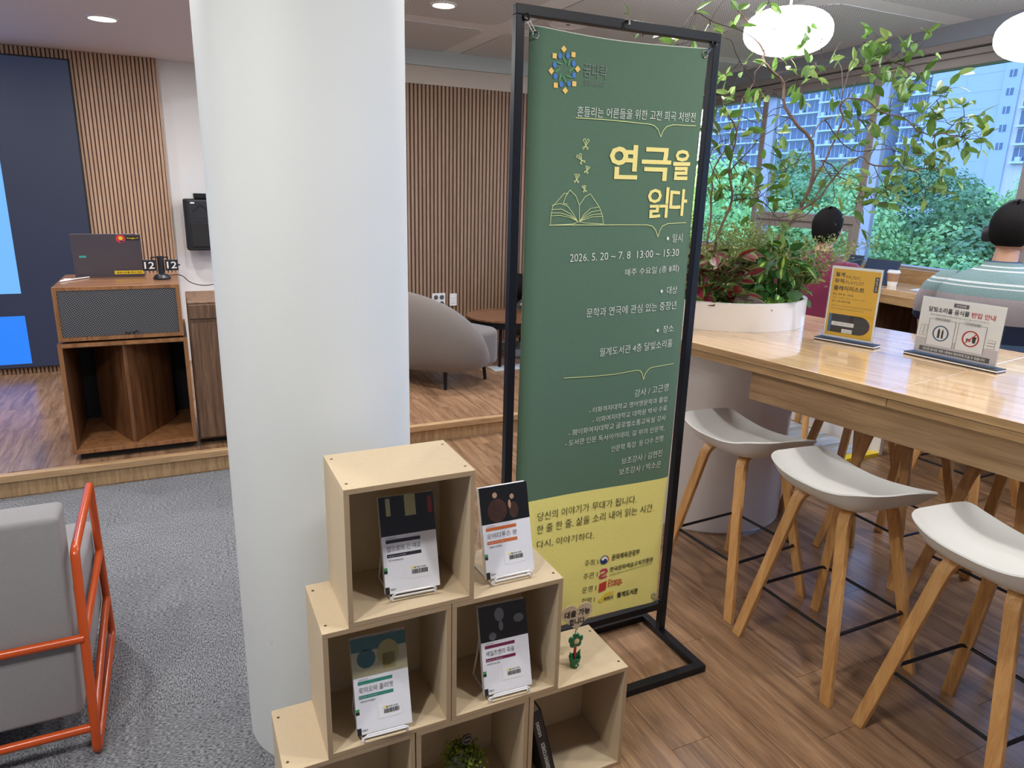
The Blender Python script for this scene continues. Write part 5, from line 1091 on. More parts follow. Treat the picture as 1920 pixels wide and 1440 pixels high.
M['pothos'] = leafmat('pothos_leaf', srgb(56, 104, 46)); M['pothos_y'] = leafmat('pothos_patch', srgb(176, 200, 84))
M['bark'] = mat('bark', srgb(112, 92, 82), .85, var=.3, vscale=40, bump=.5, bscale=70, stretch=(1, 1, .3))
M['bark_dark'] = mat('bark_dark', srgb(78, 66, 60), .85, var=.3, vscale=40)
M['stem'] = mat('green_stem', srgb(96, 118, 60), .6)
def orient(direction, roll=0.0):
    d = Vector(direction).normalized()
    q = d.to_track_quat('X', 'Z')
    return (q.to_matrix() @ Matrix.Rotation(roll, 3, 'X')).to_euler()
def put_leaf(parent, me, p, d, L, roll, name='leaf', wsc=1.0):
    o = bpy.data.objects.new(name, me); COL.objects.link(o)
    o.parent = parent; o.location = p; o.rotation_euler = orient(d, roll); o.scale = (L, L * wsc, L)
    return o
# ---- the branching tree in the planter
tr = thing('indoor_tree', 'tall thin branching tree with loose pointed leaves in the planter', 'tree', (PX, PY, 1.09))
random.seed(11)
def wig(P, amp, sub=3):
    P = [Vector(p) for p in P]; out = []
    for i in range(len(P) - 1):
        p0 = P[max(i - 1, 0)]; p1 = P[i]; p2 = P[i + 1]; p3 = P[min(i + 2, len(P) - 1)]
        for k in range(sub):
            q = k / sub
            v = 0.5 * ((2 * p1) + (p2 - p0) * q + (2 * p0 - 5 * p1 + 4 * p2 - p3) * q * q + (3 * p1 - p0 - 3 * p2 + p3) * q ** 3)
            if k: v = v + Vector([random.uniform(-amp, amp) for _ in range(3)])
            out.append(v)
    out.append(P[-1]); return out
for k, (r0, r1, P) in enumerate(BRANCHES):
    if k == 0: P = [(2.44, 2.66, 1.10)] + P[1:]
    if k in (14, 16): P = [(2.30 + .03 * (k == 16), 2.62, 1.10)] + P
    pts = wig(P, .004)
    rad = [lerp(r0 * .62, r1 * .8, (i / (len(pts) - 1)) ** .6) for i in range(len(pts))]
    MB().tube(pts, rad, 7).build('trunk' if r0 > .012 else 'branch', 'bark' if r0 > .0065 else 'bark_dark', tr, True, smooth=True)
lm = [leaf_mesh('leaf', 'tree_leaf', .20, 6, .05, -.16), leaf_mesh('leaf', 'tree_leaf', .24, 6, .07, -.05), leaf_mesh('leaf', 'tree_leaf2', .18, 6, .05, -.3)]
tw = MB(); nleaf = 0; org = tr.location
cnt = 0
for (x, y, z, bx, by, bz) in LEAFPTS:
    c = Vector((x, y, z)); b0 = Vector((bx, by, bz))
    if (c - b0).length > .004:
        mid = (c + b0) / 2 + Vector([random.uniform(-.015, .015) for _ in range(3)])
        tw.tube([b0, mid, c], [.0022, .0017, .0011], 5)
    out = (c - b0); out = out.normalized() if out.length > .01 else Vector((random.uniform(-1, 1), random.uniform(-1, 1), random.uniform(0, 1))).normalized()
    for q in range(random.choice((2, 2, 2, 3))):
        if nleaf >= 299: break
        d = (out + Vector([random.uniform(-1.15, 1.15) for _ in range(3)]) * 1.1).normalized()
        L = random.uniform(.055, .090)
        lmk = random.choices(lm, (5, 5, 2))[0]
        put_leaf(tr, lmk, c - org + d * .004, d, L, random.uniform(-1.2, 1.2), wsc=random.uniform(.8, 1.15)); nleaf += 1
ex = [MB(), MB()]
for (x, y, z, bx, by, bz) in LEAFPTS:
    c = Vector((x, y, z))
    for q in range(2):
        e_ = c + Vector([random.gauss(0, .055) for _ in range(3)]); tw.tube([c, (c + e_) / 2 + Vector([random.uniform(-.01, .01) for _ in range(3)]), e_], [.0012, .0010, .0008], 4)
        for r_ in range(random.choice((1, 2))):
            d = (e_ - c).normalized() + Vector([random.uniform(-1, 1) for _ in range(3)]); L = random.uniform(.045, .075); mt = Matrix.Translation(e_) @ orient(d, random.uniform(-1.2, 1.2)).to_matrix().to_4x4() @ Matrix.Diagonal((L, L, L, 1))
            me = random.choice(lm); bb = ex[q]; bb.xf = mt; bb.add([tuple(v.co) for v in me.vertices], [tuple(p.vertices) for p in me.polygons]); bb.xf = None
tag(ex[0].build('small_leaves', 'tree_leaf', tr, True, smooth=True, fixn=False), kind='stuff'); tag(ex[1].build('small_leaves', 'tree_leaf2', tr, True, smooth=True, fixn=False), kind='stuff')
tag(tw.build('twigs', 'bark_dark', tr, True), kind='stuff')
# ---- caladium: green-rimmed leaves with crimson hearts
cal = thing('caladium_plant', 'leafy plant with crimson hearted green edged leaves at the left of the planter', 'plant', (2.22, 2.55, 1.10))
cm = [leaf_mesh('leaf', ['cal_edge', 'cal_core'], .36, 6, .06, -.18, inner=.66), leaf_mesh('leaf', ['cal_edge', 'cal_core'], .42, 6, .10, -.05, inner=.58)]
sb_ = MB(); random.seed(21)
for k in range(84):
    a = random.uniform(PI * .90, PI * 1.95); rr = random.uniform(.02, .26)
    p = Vector((.02 + rr * math.cos(a) * .75, .04 + rr * math.sin(a) * .75, random.uniform(.03, .25)))
    wp = Vector((2.22, 2.55, 0)) + Vector((p.x, p.y, 0))
    dd = wp.xy - Vector((PX, PY))
    if dd.length > .40: dd = dd.normalized() * .39; p.x = PX + dd.x - 2.22; p.y = PY + dd.y - 2.55
    d = Vector((math.cos(a) + random.uniform(-.7, .7), math.sin(a) + random.uniform(-.5, .5), random.uniform(-.6, .7)))
    put_leaf(cal, random.choice(cm), p, d, random.uniform(.06, .105), random.uniform(-.7, .7), wsc=random.uniform(.85, 1.1))
    sb_.tube([(0.02, .05, 0), (p.x * .6, p.y * .6, p.z * .7), tuple(p)], [.0022, .0018, .0014], 5)
tag(sb_.build('stems', 'stem', cal), kind='stuff')
# ---- pothos: bright green and yellow leaves
pot = thing('pothos_plant', 'bushy plant with glossy green and yellow leaves at the right of the planter', 'plant', (2.62, 2.50, 1.10))
pmz = [leaf_mesh('leaf', ['pothos', 'pothos_y'], .36, 6, .08, -.2, inner=.25), leaf_mesh('leaf', ['pothos'], .38, 6, .10, -.1), leaf_mesh('leaf', ['pothos_y', 'pothos'], .34, 6, .06, -.2, inner=.8)]
sb_ = MB(); random.seed(22)
for k in range(110):
    a = random.uniform(0, 2 * PI); rr = random.uniform(.0, .20)
    p = Vector((rr * math.cos(a), rr * math.sin(a) * .9, random.uniform(.01, .30) * (1 - rr * 1.5)))
    dd = Vector((2.62 + p.x - PX, 2.50 + p.y - PY))
    if dd.length > .40: dd = dd.normalized() * .395; p.x = PX + dd.x - 2.62; p.y = PY + dd.y - 2.50
    d = Vector((math.cos(a) * .6 - .35 + random.uniform(-.7, .7), math.sin(a) * .6 - .5 + random.uniform(-.7, .7), random.uniform(-.8, .9)))
    put_leaf(pot, random.choices(pmz, (4, 5, 2))[0], p, d, random.uniform(.05, .09), random.uniform(-.8, .8), wsc=random.uniform(.8, 1.1))
    if k % 3 == 0: sb_.tube([(0, 0, 0), (p.x * .6, p.y * .6, p.z * .7), tuple(p)], [.0022, .0018, .0014], 5)
tag(sb_.build('stems', 'stem', pot), kind='stuff')
# ---- feathery asparagus fern
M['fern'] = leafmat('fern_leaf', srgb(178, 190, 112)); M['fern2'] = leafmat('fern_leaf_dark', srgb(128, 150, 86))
fe = thing('asparagus_fern', 'feathery pale green fern behind the broad leaves in the planter', 'plant', (2.48, 2.70, 1.10))
random.seed(23); st_ = MB(); fo = [MB(), MB()]
for k in range(96):
    a = random.uniform(0, 2 * PI); base = Vector((random.uniform(-.26, .24), random.uniform(-.2, .15), 0))
    rr = random.uniform(.10, .26); top = base + Vector((math.cos(a) * rr * .6, math.sin(a) * rr * .6, random.uniform(.20, .40)))
    if k < 20: base = Vector((.22, -.12, 0)); top = base + Vector((random.uniform(.0, .26), random.uniform(-.34, .02), random.uniform(.10, .36)))
    mid = (base + top) / 2 + Vector((0, 0, .06)); pts = [(1 - q) ** 2 * base + 2 * q * (1 - q) * mid + q * q * top for q in [i / 6 for i in range(7)]]
    st_.tube(pts, [.0018] * 4 + [.001] * 3, 4)
    for q in range(110):
        u = random.uniform(.25, 1); i_ = min(5, int(u * 6)); p = pts[i_].lerp(pts[i_ + 1], u * 6 - i_)
        w = Vector([random.gauss(0, .018) for _ in range(3)]); p2 = p + w
        dv = Vector([random.uniform(-1, 1) for _ in range(3)]).normalized() * random.uniform(.006, .012); sd = Vector([random.uniform(-1, 1) for _ in range(3)]).normalized() * .0048
        fo[q % 2].add([p2 - dv, p2 + sd, p2 + dv, p2 - sd], [(0, 1, 2, 3)])
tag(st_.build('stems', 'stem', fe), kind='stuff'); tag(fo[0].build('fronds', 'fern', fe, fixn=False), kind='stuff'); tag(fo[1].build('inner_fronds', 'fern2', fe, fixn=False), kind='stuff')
# ---- dark palm fronds behind
def palm(label, loc, n, L, seed, hi=.8):
    random.seed(seed); t = thing('palm_plant', label, 'plant', loc)
    for k in range(n):
        a = 2 * PI * k / n + random.uniform(-.3, .3); el = random.uniform(.4, hi); P = []
        for i in range(9):
            q = i / 8; P.append(Vector((math.cos(a) * L * q * math.cos(el * (1 - q * .6)), math.sin(a) * L * q * math.cos(el * (1 - q * .6)), L * math.sin(el) * q * (1.3 - .6 * q))))
        b = MB(); b.tube(P, .0025, 4)
        for i in range(1, 33):
            q = i / 33 * 8; p = P[int(q)].lerp(P[min(8, int(q) + 1)], q - int(q)); dr = (P[min(8, int(q) + 1)] - P[int(q)]).normalized() if int(q) < 8 else (P[8] - P[7]).normalized()
            sd = dr.cross(Vector((0, 0, 1))).normalized(); ll = L * .30 * math.sin(PI * (.15 + .8 * i / 33))
            for s_ in (-1, 1):
                e_ = p + (sd * s_ + dr * .7) .normalized() * ll + Vector((0, 0, -ll * .25)); wv = dr * .006
                b.add([p - wv, p + wv, e_], [(0, 1, 2)])
        b.build('frond', 'foliage_dark', t, fixn=False)
    return t
# weathered piece of driftwood among the leaves
b = MB(); random.seed(9); vs = []
prof = [(-.10, 0), (-.075, .035), (-.055, .082), (-.03, .070), (.0, .055), (.04, .040), (.075, .012), (.09, 0)]
for j, yy in enumerate((-.02, -.008, .006, .02)):
    for (x, z) in prof: vs.append((x + random.uniform(-.004, .004), yy, z * (1, .96, .9, .7)[j] + random.uniform(-.003, .003)))
fs = [(j * 8 + i, j * 8 + i + 1, (j + 1) * 8 + i + 1, (j + 1) * 8 + i) for j in range(3) for i in range(7)] + [tuple(range(8)), tuple(range(24, 32))[::-1]]
b.add(vs, fs)
M['driftwood'] = mat('driftwood', srgb(120, 108, 100), .9, var=.45, vscale=30, bump=1, bscale=60, stretch=(1, 1, 4))
o = b.build('driftwood', 'driftwood', None, loc=(2.345, 2.385, 1.100)); o.rotation_euler = (0, 0, R(-42))
tag(o, 'grey weathered piece of driftwood lying on the moss in the planter', 'driftwood')

# ================================================================ PENDANT LAMPS
def pendant(x, y, z, label):
    t = thing('pendant_lamp', label, 'lamp', (x, y, z), 0, 'white opal pendant lamps over the high table')
    pr = [(0, -.104)]
    for i in range(1, 16):
        a = -PI / 2 + PI * i / 16; c_ = math.cos(a); s_ = math.sin(a)
        pr.append((.212 * abs(c_) ** .72, .104 * (1 if s_ > 0 else -1) * abs(s_) ** .9))
    pr.append((0, .104))
    MB().lathe(pr, 48, cap=False).build('shade', 'lamp_glass', t, smooth=True)
    MB().tube([(0, 0, .10), (0, 0, CZ - z - .001)], .006, 10).build('rod', 'white_plastic', t, smooth=True)
    MB().lathe([(0, CZ - z), (.05, CZ - z), (.05, CZ - z - .02), (0, CZ - z - .025)], 24, cap=False).build('canopy', 'white_plastic', t, smooth=True)
pendant(2.868, 2.891, 2.386, 'white opal pendant lamp hanging over the planter tree')
pendant(3.633, 2.090, 2.291 + .03, 'white opal pendant lamp cut by the right edge of the picture')
pendant(4.40, 1.29, 2.32, 'white opal pendant lamp added outside the view to brighten the ceiling')  # continues the lamp row unseen, added to lift the ceiling near the windows

# ================================================================ STAGE FURNITURE
FZ = STZ + .0005
# big wooden horn speaker: lower horn cabinet and upper grille cabinet
t = thing('speaker_cabinet', 'open fronted walnut horn speaker cabinet on a black plinth', 'speaker cabinet', (-.28, 4.18, FZ))
def wbx(n, m, x0, x1, y0, y1, z0, z1, par, bev=.002): return MB().box(x0, x1, y0, y1, z0, z1).build(n, m, par, True, bevel=bev)
wbx('plinth', 'black_matte', -.555, .0, 4.215, 4.75, FZ, .160, t)
wbx('left_side', 'walnut', -.585, -.563, 4.18, 4.78, .160, .762, t); wbx('right_side', 'walnut', .003, .025, 4.18, 4.78, .160, .762, t)
wbx('floor_panel', 'walnut_l', -.563, .003, 4.18, 4.78, .160, .182, t); wbx('roof_panel', 'walnut_l', -.563, .003, 4.18, 4.78, .740, .762, t)
b = MB()
for a in ((-.585, .025, 4.176, 4.181, .744, .763), (-.585, .025, 4.176, 4.181, .159, .180), (-.585, -.565, 4.176, 4.181, .180, .744), (.005, .025, 4.176, 4.181, .180, .744)): b.box(*a)
b.build('front_frame', 'walnut_l', t, True)
wbx('back_panel', 'black_matte', -.563, .003, 4.765, 4.78, .182, .740, t)
for (a, c_, nm) in (((-.287, 4.215), (-.47, 4.66), 'horn_panel'), ((-.287, 4.215), (-.085, 4.60), 'horn_panel')):
    dx, dy = c_[0] - a[0], c_[1] - a[1]; L = math.hypot(dx, dy); nx_, ny_ = -dy / L * .009, dx / L * .009
    MB().prism([(a[0] - nx_, a[1] - ny_), (c_[0] - nx_, c_[1] - ny_), (c_[0] + nx_, c_[1] + ny_), (a[0] + nx_, a[1] + ny_)], .182, .740).build(nm, 'walnut', t, True)
t = thing('speaker_cabinet', 'walnut speaker cabinet with woven grey grille on top of the open horn cabinet', 'speaker cabinet', (-.28, 4.18, .772))
wbx('foot', 'black_matte', -.55, -.01, 4.22, 4.72, .7625, .774, t)
wbx('case', 'walnut_h', -.576, .010, 4.196, 4.76, .774, 1.054, t, .003)
b = MB()
for a in ((-.576, .010, 4.182, 4.196, 1.036, 1.054), (-.576, .010, 4.182, 4.196, .774, .794), (-.576, -.556, 4.182, 4.196, .794, 1.036), (-.010, .010, 4.182, 4.196, .794, 1.036)): b.box(*a)
b.build('front_frame', 'walnut_l', t, True)
wbx('grille', 'grille', -.555, -.011, 4.186, 4.197, .795, 1.035, t, 0)
b = MB(); b.tube([(-.27, 4.184, .812), (-.262, 4.184, .800), (-.250, 4.184, .802), (-.246, 4.184, .812)], .002, 5); b.tube([(-.238, 4.184, .808), (-.23, 4.184, .800), (-.222, 4.184, .810), (-.21, 4.184, .812), (-.205, 4.184, .80)], .002, 5)
b.build('maker_badge', 'black_steel', t, True)
# laptop
CT = 1.0545
t = thing('laptop', 'open grey laptop seen from behind with round red sticker and yellow label', 'laptop', (-.335, 4.58, CT), R(-1))
M['laptop'] = mat('laptop_grey', srgb(86, 82, 90), .4, .3)
M['sticker_red'] = mat('sticker_red', srgb(214, 60, 70), .4); M['teal_mark'] = mat('teal_mark', srgb(70, 170, 160), .4); M['label_yellow'] = mat('label_yellow', srgb(236, 206, 50), .5)
MB().box(-.172, .172, .004, .235, .0005, .014).build('base', 'laptop', t, bevel=.002)
lidm = Matrix.Translation((0, .004, .012)) @ Matrix.Rotation(R(7), 4, 'X')
b = MB(); b.xf = lidm; b.box(-.172, .172, -.0015, .004, 0, .232); b.build('lid', 'laptop', t, bevel=.0015)
b = MB(); b.xf = lidm; b.box(-.165, .165, .0041, .0046, .008, .226); b.build('screen', 'black_plastic', t)
def lf(u, v): return tuple(lidm @ Vector((u, -.0022, v)))
def lf2(u, v): return tuple(lidm @ Vector((u, -.0028, v)))
shape_on(t, [disc(.072, .205, .024, 24)], lf, 'sticker_red', 'round_sticker')
shape_on(t, [[(.066, .200), (.078, .195), (.086, .212), (.072, .220), (.060, .212)]], lf2, 'label_yellow', 'sticker_mark'); shape_on(t, [rect(.068, .084, .186, .196)], lf2, 'ink_navy', 'sticker_mark')
shape_on(t, [rect(.100, .164, .196, .220)], lf, 'ink', 'black_sticker'); text_on(t, 'lmagic.3', lf2, .105, .160, .202, .012, 'label_yellow', 1)
shape_on(t, [rect(-.140, -.106, .100, .112)], lf, 'teal_mark', 'lid_mark')
shape_on(t, [rect(.022, .170, .004, .024)], lf, 'label_yellow', 'name_label'); text_on(t, '달빛소리홀 행사 전용', lf2, .034, .160, .009, .010, 'ink', 1)
# flip clock
t = thing('flip_clock', 'black flip clock on a round foot showing 12 and 12', 'clock', (-.072, 4.44, CT))
MB().lathe([(0, 0), (.044, 0), (.046, .008), (.036, .022), (.018, .030), (0, .031)], 32, cap=False).build('foot', 'black_plastic', t, smooth=True)
MB().tube([(0, 0, .028), (0, 0, .128)], .016, 16).build('post', 'black_plastic', t, smooth=True)
MB().box(-.048, .040, -.004, .004, .118, .124).box(-.048, -.044, -.004, .004, .104, .118).box(.036, .040, -.004, .004, .104, .118).build('top_bracket', 'black_steel', t)
for s_ in (-1, 1):
    cx_ = s_ * .055 + (0 if s_ > 0 else -.003)
    MB().box(cx_ - .033, cx_ + .033, -.018, -.002, .048, .108).build('number_card', 'black_plastic', t, bevel=.002)
    text_on(t, '12', lambda u, v: (u, -.0188, v), cx_ - .024, cx_ + .026, .060, .038, 'paper', 1)
MB().lathe([(0, 0), (.006, 0), (.006, .008), (0, .008)], 10, cap=False).build('knob', 'black_plastic', t, loc=(.092, -.01, .074))
# cables
def cable(name, pts, r, m, label):
    P = wig(pts, 0, 5); o = MB().tube(P, r, 6).build(name, m, None, smooth=True); tag(o, label, 'cable'); return o
cable('power_cable', [(-.06, 4.50, 1.058), (-.02, 4.55, 1.062), (.03, 4.62, 1.05), (.08, 4.8, .985), (.16, 4.95, .945), (.26, 5.05, .95), (.36, 5.2, 1.0)], .0028, 'black_plastic', 'thin black cable running from the flip clock towards the white wall')
cable('white_cable', [(-.52, 4.50, 1.060), (-.55, 4.47, 1.062), (-.535, 4.45, 1.064), (-.56, 4.40, 1.059), (-.50, 4.49, 1.060), (-.44, 4.575, 1.059)], .0032, 'white_plastic', 'short white cable bunched at the left of the laptop')
# second cabinet
t = thing('media_cabinet', 'dark walnut cabinet half hidden behind the white column', 'cabinet', (.3, 4.18, FZ))
wbx('plinth', 'black_matte', .10, .60, 4.25, 4.62, FZ, .160, t); wbx('case', 'walnut_c', .040, .640, 4.196, 4.66, .160, .950, t, .003)
wbx('drawer_front', 'walnut_c', .044, .638, 4.182, 4.197, .862, .938, t); wbx('door', 'walnut_c', .048, .340, 4.184, 4.197, .172, .835, t); wbx('door', 'walnut_c', .343, .634, 4.184, 4.197, .172, .835, t)
# wall loudspeaker
t = thing('wall_speaker', 'black loudspeaker hung on the white wall beside the column', 'speaker', (.235, 6.30, 1.26))
b = MB(); b.xf = Matrix.Translation((0, 0, 0)); pl = rounded(.27, .20, .05, 5)
b.prism([(p[0], p[1]) for p in pl], -.20, .20); b.xf = None; b.build('case', 'black_plastic', t, bevel=.015)
MB().box(-.095, .06, -.112, -.100, -.17, .02).build('woofer_grille', 'black_matte', t, bevel=.006)
MB().add([(-.06, -.103, .06), (.05, -.103, .06), (.03, -.103, .13), (-.02, -.103, .16), (-.08, -.103, .10), (0, -.088, .09)], [(0, 1, 5), (1, 2, 5), (2, 3, 5), (3, 4, 5), (4, 0, 5)]).build('horn', 'black_matte', t)
MB().box(-.05, .09, -.08, .14, .20, .206).box(-.05, .09, .14, .149, .10, .24).box(-.05, .09, -.08, -.074, .18, .235).build('bracket', 'black_steel', t)
MB().box(-.085, -.055, -.104, -.1005, .165, .175).build('badge', 'paper', t)
# LED video wall
t = thing('video_screen', 'large dark video wall showing pale and bright blue fields', 'screen', (-1.3, 6.35, .166))
wbx('cabinet', 'black_matte', -3.2, -.557, 6.335, 6.376, .170, 2.417, t, 0)
M['scr_dark'] = mat('screen_dark', (0.01, .012, .02), .5, emit=srgb(46, 56, 84), estr=.42); M['scr_pale'] = mat('screen_pale', (.02, .02, .02), .5, emit=srgb(104, 172, 245), estr=.95); M['scr_blue'] = mat('screen_blue', (.02, .02, .02), .5, emit=srgb(20, 120, 235), estr=.95)
fnS = lambda u, v: (u + 1.3, -.0158, v - .166); fnS2 = lambda u, v: (u + 1.3, -.0164, v - .166)
shape_on(t, [rect(-3.19, -.567, .178, 2.407)], fnS, 'scr_dark', 'display'); shape_on(t, [rect(-3.1, -1.065, .745, 2.2)], fnS2, 'scr_pale', 'lit_field'); shape_on(t, [rect(-3.1, -1.065, .205, .575)], fnS2, 'scr_blue', 'lit_field')
# wall sockets
t = thing('wall_socket', 'white four way wall socket on the fluted wall above the sofa', 'socket', (2.280, 6.42, .545))
MB().box(-.068, .068, -.010, .003, -.068, .068).build('plate', 'white_plastic', t, bevel=.004)
for sx in (-1, 1):
    for sz in (-1, 1):
        b = MB(); b.xf = Matrix.Translation((sx * .03, -.0105, sz * .03)) @ Matrix.Rotation(PI / 2, 4, 'X'); b.lathe([(0, 0), (.021, 0), (.021, .004)], 20, cap=False); b.xf = None; b.build('outlet', 'ink_grey', t)
t = thing('wall_switch', 'narrow white wall plate to the right of the four way socket', 'socket', (2.430, 6.42, .545))
MB().box(-.037, .037, -.010, .003, -.060, .060).build('plate', 'white_plastic', t, bevel=.004); MB().box(-.020, .020, -.0125, -.009, -.035, .035).build('rocker', 'white_plastic', t, bevel=.002)
# ---- rounded sofa, seen from behind
def sofa(label, x, y, rz):
    t = thing('lounge_sofa', label, 'sofa', (x, y, FZ), rz)
    hw = .66
    # back and arms in one swept horseshoe, highest behind, falling towards the front
    path = []; N = 32
    for i in range(N + 1):
        a = PI * (1.0 + i / N); c_, s_ = math.cos(a), math.sin(a)
        path.append((hw * math.copysign(abs(c_) ** .80, c_), .06 + .42 * math.copysign(abs(s_) ** .85, s_), i / N))
    b = MB(); vs = []; sec = 16
    for i, (px, py, q) in enumerate(path):
        e_ = math.sin(PI * q) ** .50 if 0 < q < 1 else 0
        top = .25 + .49 * e_ ; bot = .13 + .04 * (1 - e_); wd = .085 * (.25 + .75 * min(1, math.sin(PI * q) * 5))
        p0 = path[max(i - 1, 0)]; p1 = path[min(i + 1, N)]; d = Vector((p1[0] - p0[0], p1[1] - p0[1], 0)).normalized(); nrm = Vector((d.y, -d.x, 0))
        for j in range(sec):
            a = 2 * PI * j / sec; zc = (top + bot) / 2; hz = (top - bot) / 2; s_ = math.sin(a); c_ = math.cos(a)
            zz = zc + hz * math.copysign(abs(s_) ** .75, s_); off = wd * math.copysign(abs(c_) ** .75, c_)
            k = (zz - bot) / (top - bot); off += .06 * math.sin(PI * min(1, k * .8 + .1)) - .03
            vs.append((px + nrm.x * off, py + nrm.y * off, zz))
    fs = [(i * sec + j, i * sec + (j + 1) % sec, (i + 1) * sec + (j + 1) % sec, (i + 1) * sec + j) for i in range(N) for j in range(sec)] + [tuple(range(sec))[::-1], tuple(N * sec + j for j in range(sec))]
    b.add(vs, fs); me = b.mesh('back', 'sofa_fabric', smooth=True)
    o = link('back', me, t); md = o.modifiers.new('s', 'SUBSURF'); md.levels = 1; md.render_levels = 1
    b = MB(); b.prism(rounded(hw * 2 - .05, .58, .16, 8, 0, .02), .15, .425); b.build('seat', 'sofa_fabric', t, smooth=True, bevel=.04)
    for (lx, ly) in ((-.50, -.226), (.50, -.226), (-.50, .30), (.50, .226)):
        MB().tube([(lx, ly, 0), (lx * .97, ly * .95, .17)], [.012, .017], 12).build('leg', 'black_steel', t, smooth=True)
    return t
sofa('rounded taupe sofa with black legs, seen from its back corner beside the white column', 1.76, 5.37, R(-65))
# round side table
t = thing('round_table', 'round walnut low table with black rim behind the sofa', 'table', (2.60, 5.55, FZ))
MB().lathe([(0, .395), (.345, .395), (.35, .40), (.35, .412), (0, .414)], 56, cap=False).build('table_top', 'walnut_h', t, smooth=True)
MB().lathe([(.31, .345), (.34, .345), (.342, .394), (.31, .394)], 56, cap=False).build('rim', 'black_steel', t, smooth=True)
for k in range(4):
    a = R(235 + 90 * k); MB().tube([(.26 * math.cos(a), .26 * math.sin(a), 0), (.24 * math.cos(a), .24 * math.sin(a), .35)], .014, 10).build('leg', 'black_steel', t, smooth=True)
# second lounge chair, mostly behind the banner
t = thing('lounge_chair', 'brown lounge chair under the bent over person behind the banner stand', 'chair', (3.25, 5.85, FZ), R(20))
MB().prism(rounded(.62, .60, .16, 6), .17, .40).build('seat', 'sofa_fabric', t, smooth=True, bevel=.03)
MB().prism(rounded(.16, .60, .07, 6, .27, 0), .30, .70).build('backrest', 'sofa_fabric', t, smooth=True, bevel=.03)
for (lx, ly) in ((-.24, -.22), (.24, -.22), (-.24, .22), (.24, .22)): MB().tube([(lx, ly, 0), (lx * .95, ly * .95, .18)], [.012, .016], 10).build('leg', 'black_steel', t, smooth=True)
o = tag(MB().box(-.15, .17, -.06, .10, 0, .004).build('floor_outlet', 'band', None, loc=(2.50, 5.27, FZ)), 'pale metal floor outlet cover on the stage floor by the banner post', 'floor cover')

# ================================================================ ORANGE FRAMED ARMCHAIR (from behind)
t = thing('armchair', 'grey cushioned armchair with orange tubular frame seen from behind', 'chair', (-.68, 2.28, 0))
TR = .0125; z0_ = TR + .001
for xs, nm in ((-.325, 'side_frame'), (-1.035, 'side_frame')):
    loop = [(xs, 2.585, z0_), (xs, 2.555, .597), (xs, 2.545, .602), (xs, 2.115, .585), (xs, 2.100, .575), (xs, 1.985, z0_ + .012), (xs, 1.992, z0_)]
    rp = []
    P = [Vector(p) for p in loop]
    for i in range(len(P)):
        a, p, c_ = P[i - 1], P[i], P[(i + 1) % len(P)]
        r_ = min(.03, (p - a).length / 2.2, (c_ - p).length / 2.2)
        p0 = p + (a - p).normalized() * r_; p1 = p + (c_ - p).normalized() * r_
        for k in range(4): q = k / 3; rp.append((1 - q) ** 2 * p0 + 2 * q * (1 - q) * p + q * q * p1)
    MB().tube(rp, TR, 12, closed=True).build(nm, 'orange', t, True, smooth=True)
    MB().tube([(xs, 2.568, .352), (xs, 2.053, .338)], TR * .95, 12).build('seat_rail', 'orange', t, True, smooth=True)
    MB().tube([(xs, 2.577, .165), (xs, 2.012, .100)], TR * .95, 12).build('lower_rail', 'orange', t, True, smooth=True)
MB().tube([(-1.035, 2.046, .343), (-.325, 2.046, .343)], TR, 12).build('cross_bar', 'orange', t, True, smooth=True)
MB().tube([(-1.035, 2.000, .083), (-.325, 2.000, .083)], TR, 12).build('cross_bar', 'orange', t, True, smooth=True)
b = MB(); y0, z0 = 2.025, .10
Q = [(2.035, .105), (2.095, .695), (2.225, .695), (2.18, .44), (2.17, .105)]
vs = [(-.352, y, z) for y, z in Q] + [(-1.008, y, z) for y, z in Q]
b.add(vs, [(0, 1, 2, 3, 4), (9, 8, 7, 6, 5)] + [(i, 5 + i, 5 + (i + 1) % 5, (i + 1) % 5) for i in range(5)])
b.build('back_cushion', 'grey_fabric', t, True, smooth=True, bevel=.016)
MB().box(-1.015, -.342, 2.195, 2.655, .13, .435).build('seat_cushion', 'grey_fabric', t, True, smooth=True, bevel=.020)

# ================================================================ COUNTER ALONG THE WINDOWS
t = thing('window_counter', 'long oak counter running along the windows behind the seated people', 'counter', tuple(WM @ Vector((-.3, 0, 0))))
b = MB(); wbox(b, SA, 2.4, -.50, -.021, .955, 1.0); b.build('counter_top', 'oak_top', t, True, bevel=.003)
b = MB(); wbox(b, SA, 2.4, -.498, -.48, .90, .955); b.build('front_edge', 'oak_edge', t, True)
for s_ in (2.4, .9, -.6, -2.1, -3.6):
    b = MB(); wbox(b, s_ - .02, s_ + .02, -.44, -.03, 0.0, .955); b.build('support_panel', 'walnut_c', t, True)
# ramp of pale slats with a yellow front edge
t = thing('slatted_ramp', 'low pale metal slat ramp with yellow front edge under the table', 'ramp', (3.65, 3.2, 0))
MB().box(3.25, 3.985, 2.80, 2.86, .0008, .022).build('yellow_edge', 'label_yellow', t, True)
M['slat_metal'] = mat('slat_metal', srgb(196, 210, 232), .22, .5); M['slat_dull'] = mat('slat_dull', srgb(150, 152, 150), .6)
sl_a = MB().box(-.36, .36, 0, .062, .0008, .022).mesh('ramp_slat', 'slat_metal', bevel=.002); sl_b = MB().box(-.36, .36, 0, .045, .0008, .018).mesh('ramp_slat', 'slat_dull')
y = 2.862; k = 0
while y < 3.9:
    me, w_ = ((sl_a, .062), (sl_a, .062), (sl_b, .045))[k % 3]
    o = link('ramp_slat', me, t, False, (3.61, y, 0)); o.matrix_parent_inverse = wmat(t).inverted(); y += w_ + .002; k += 1
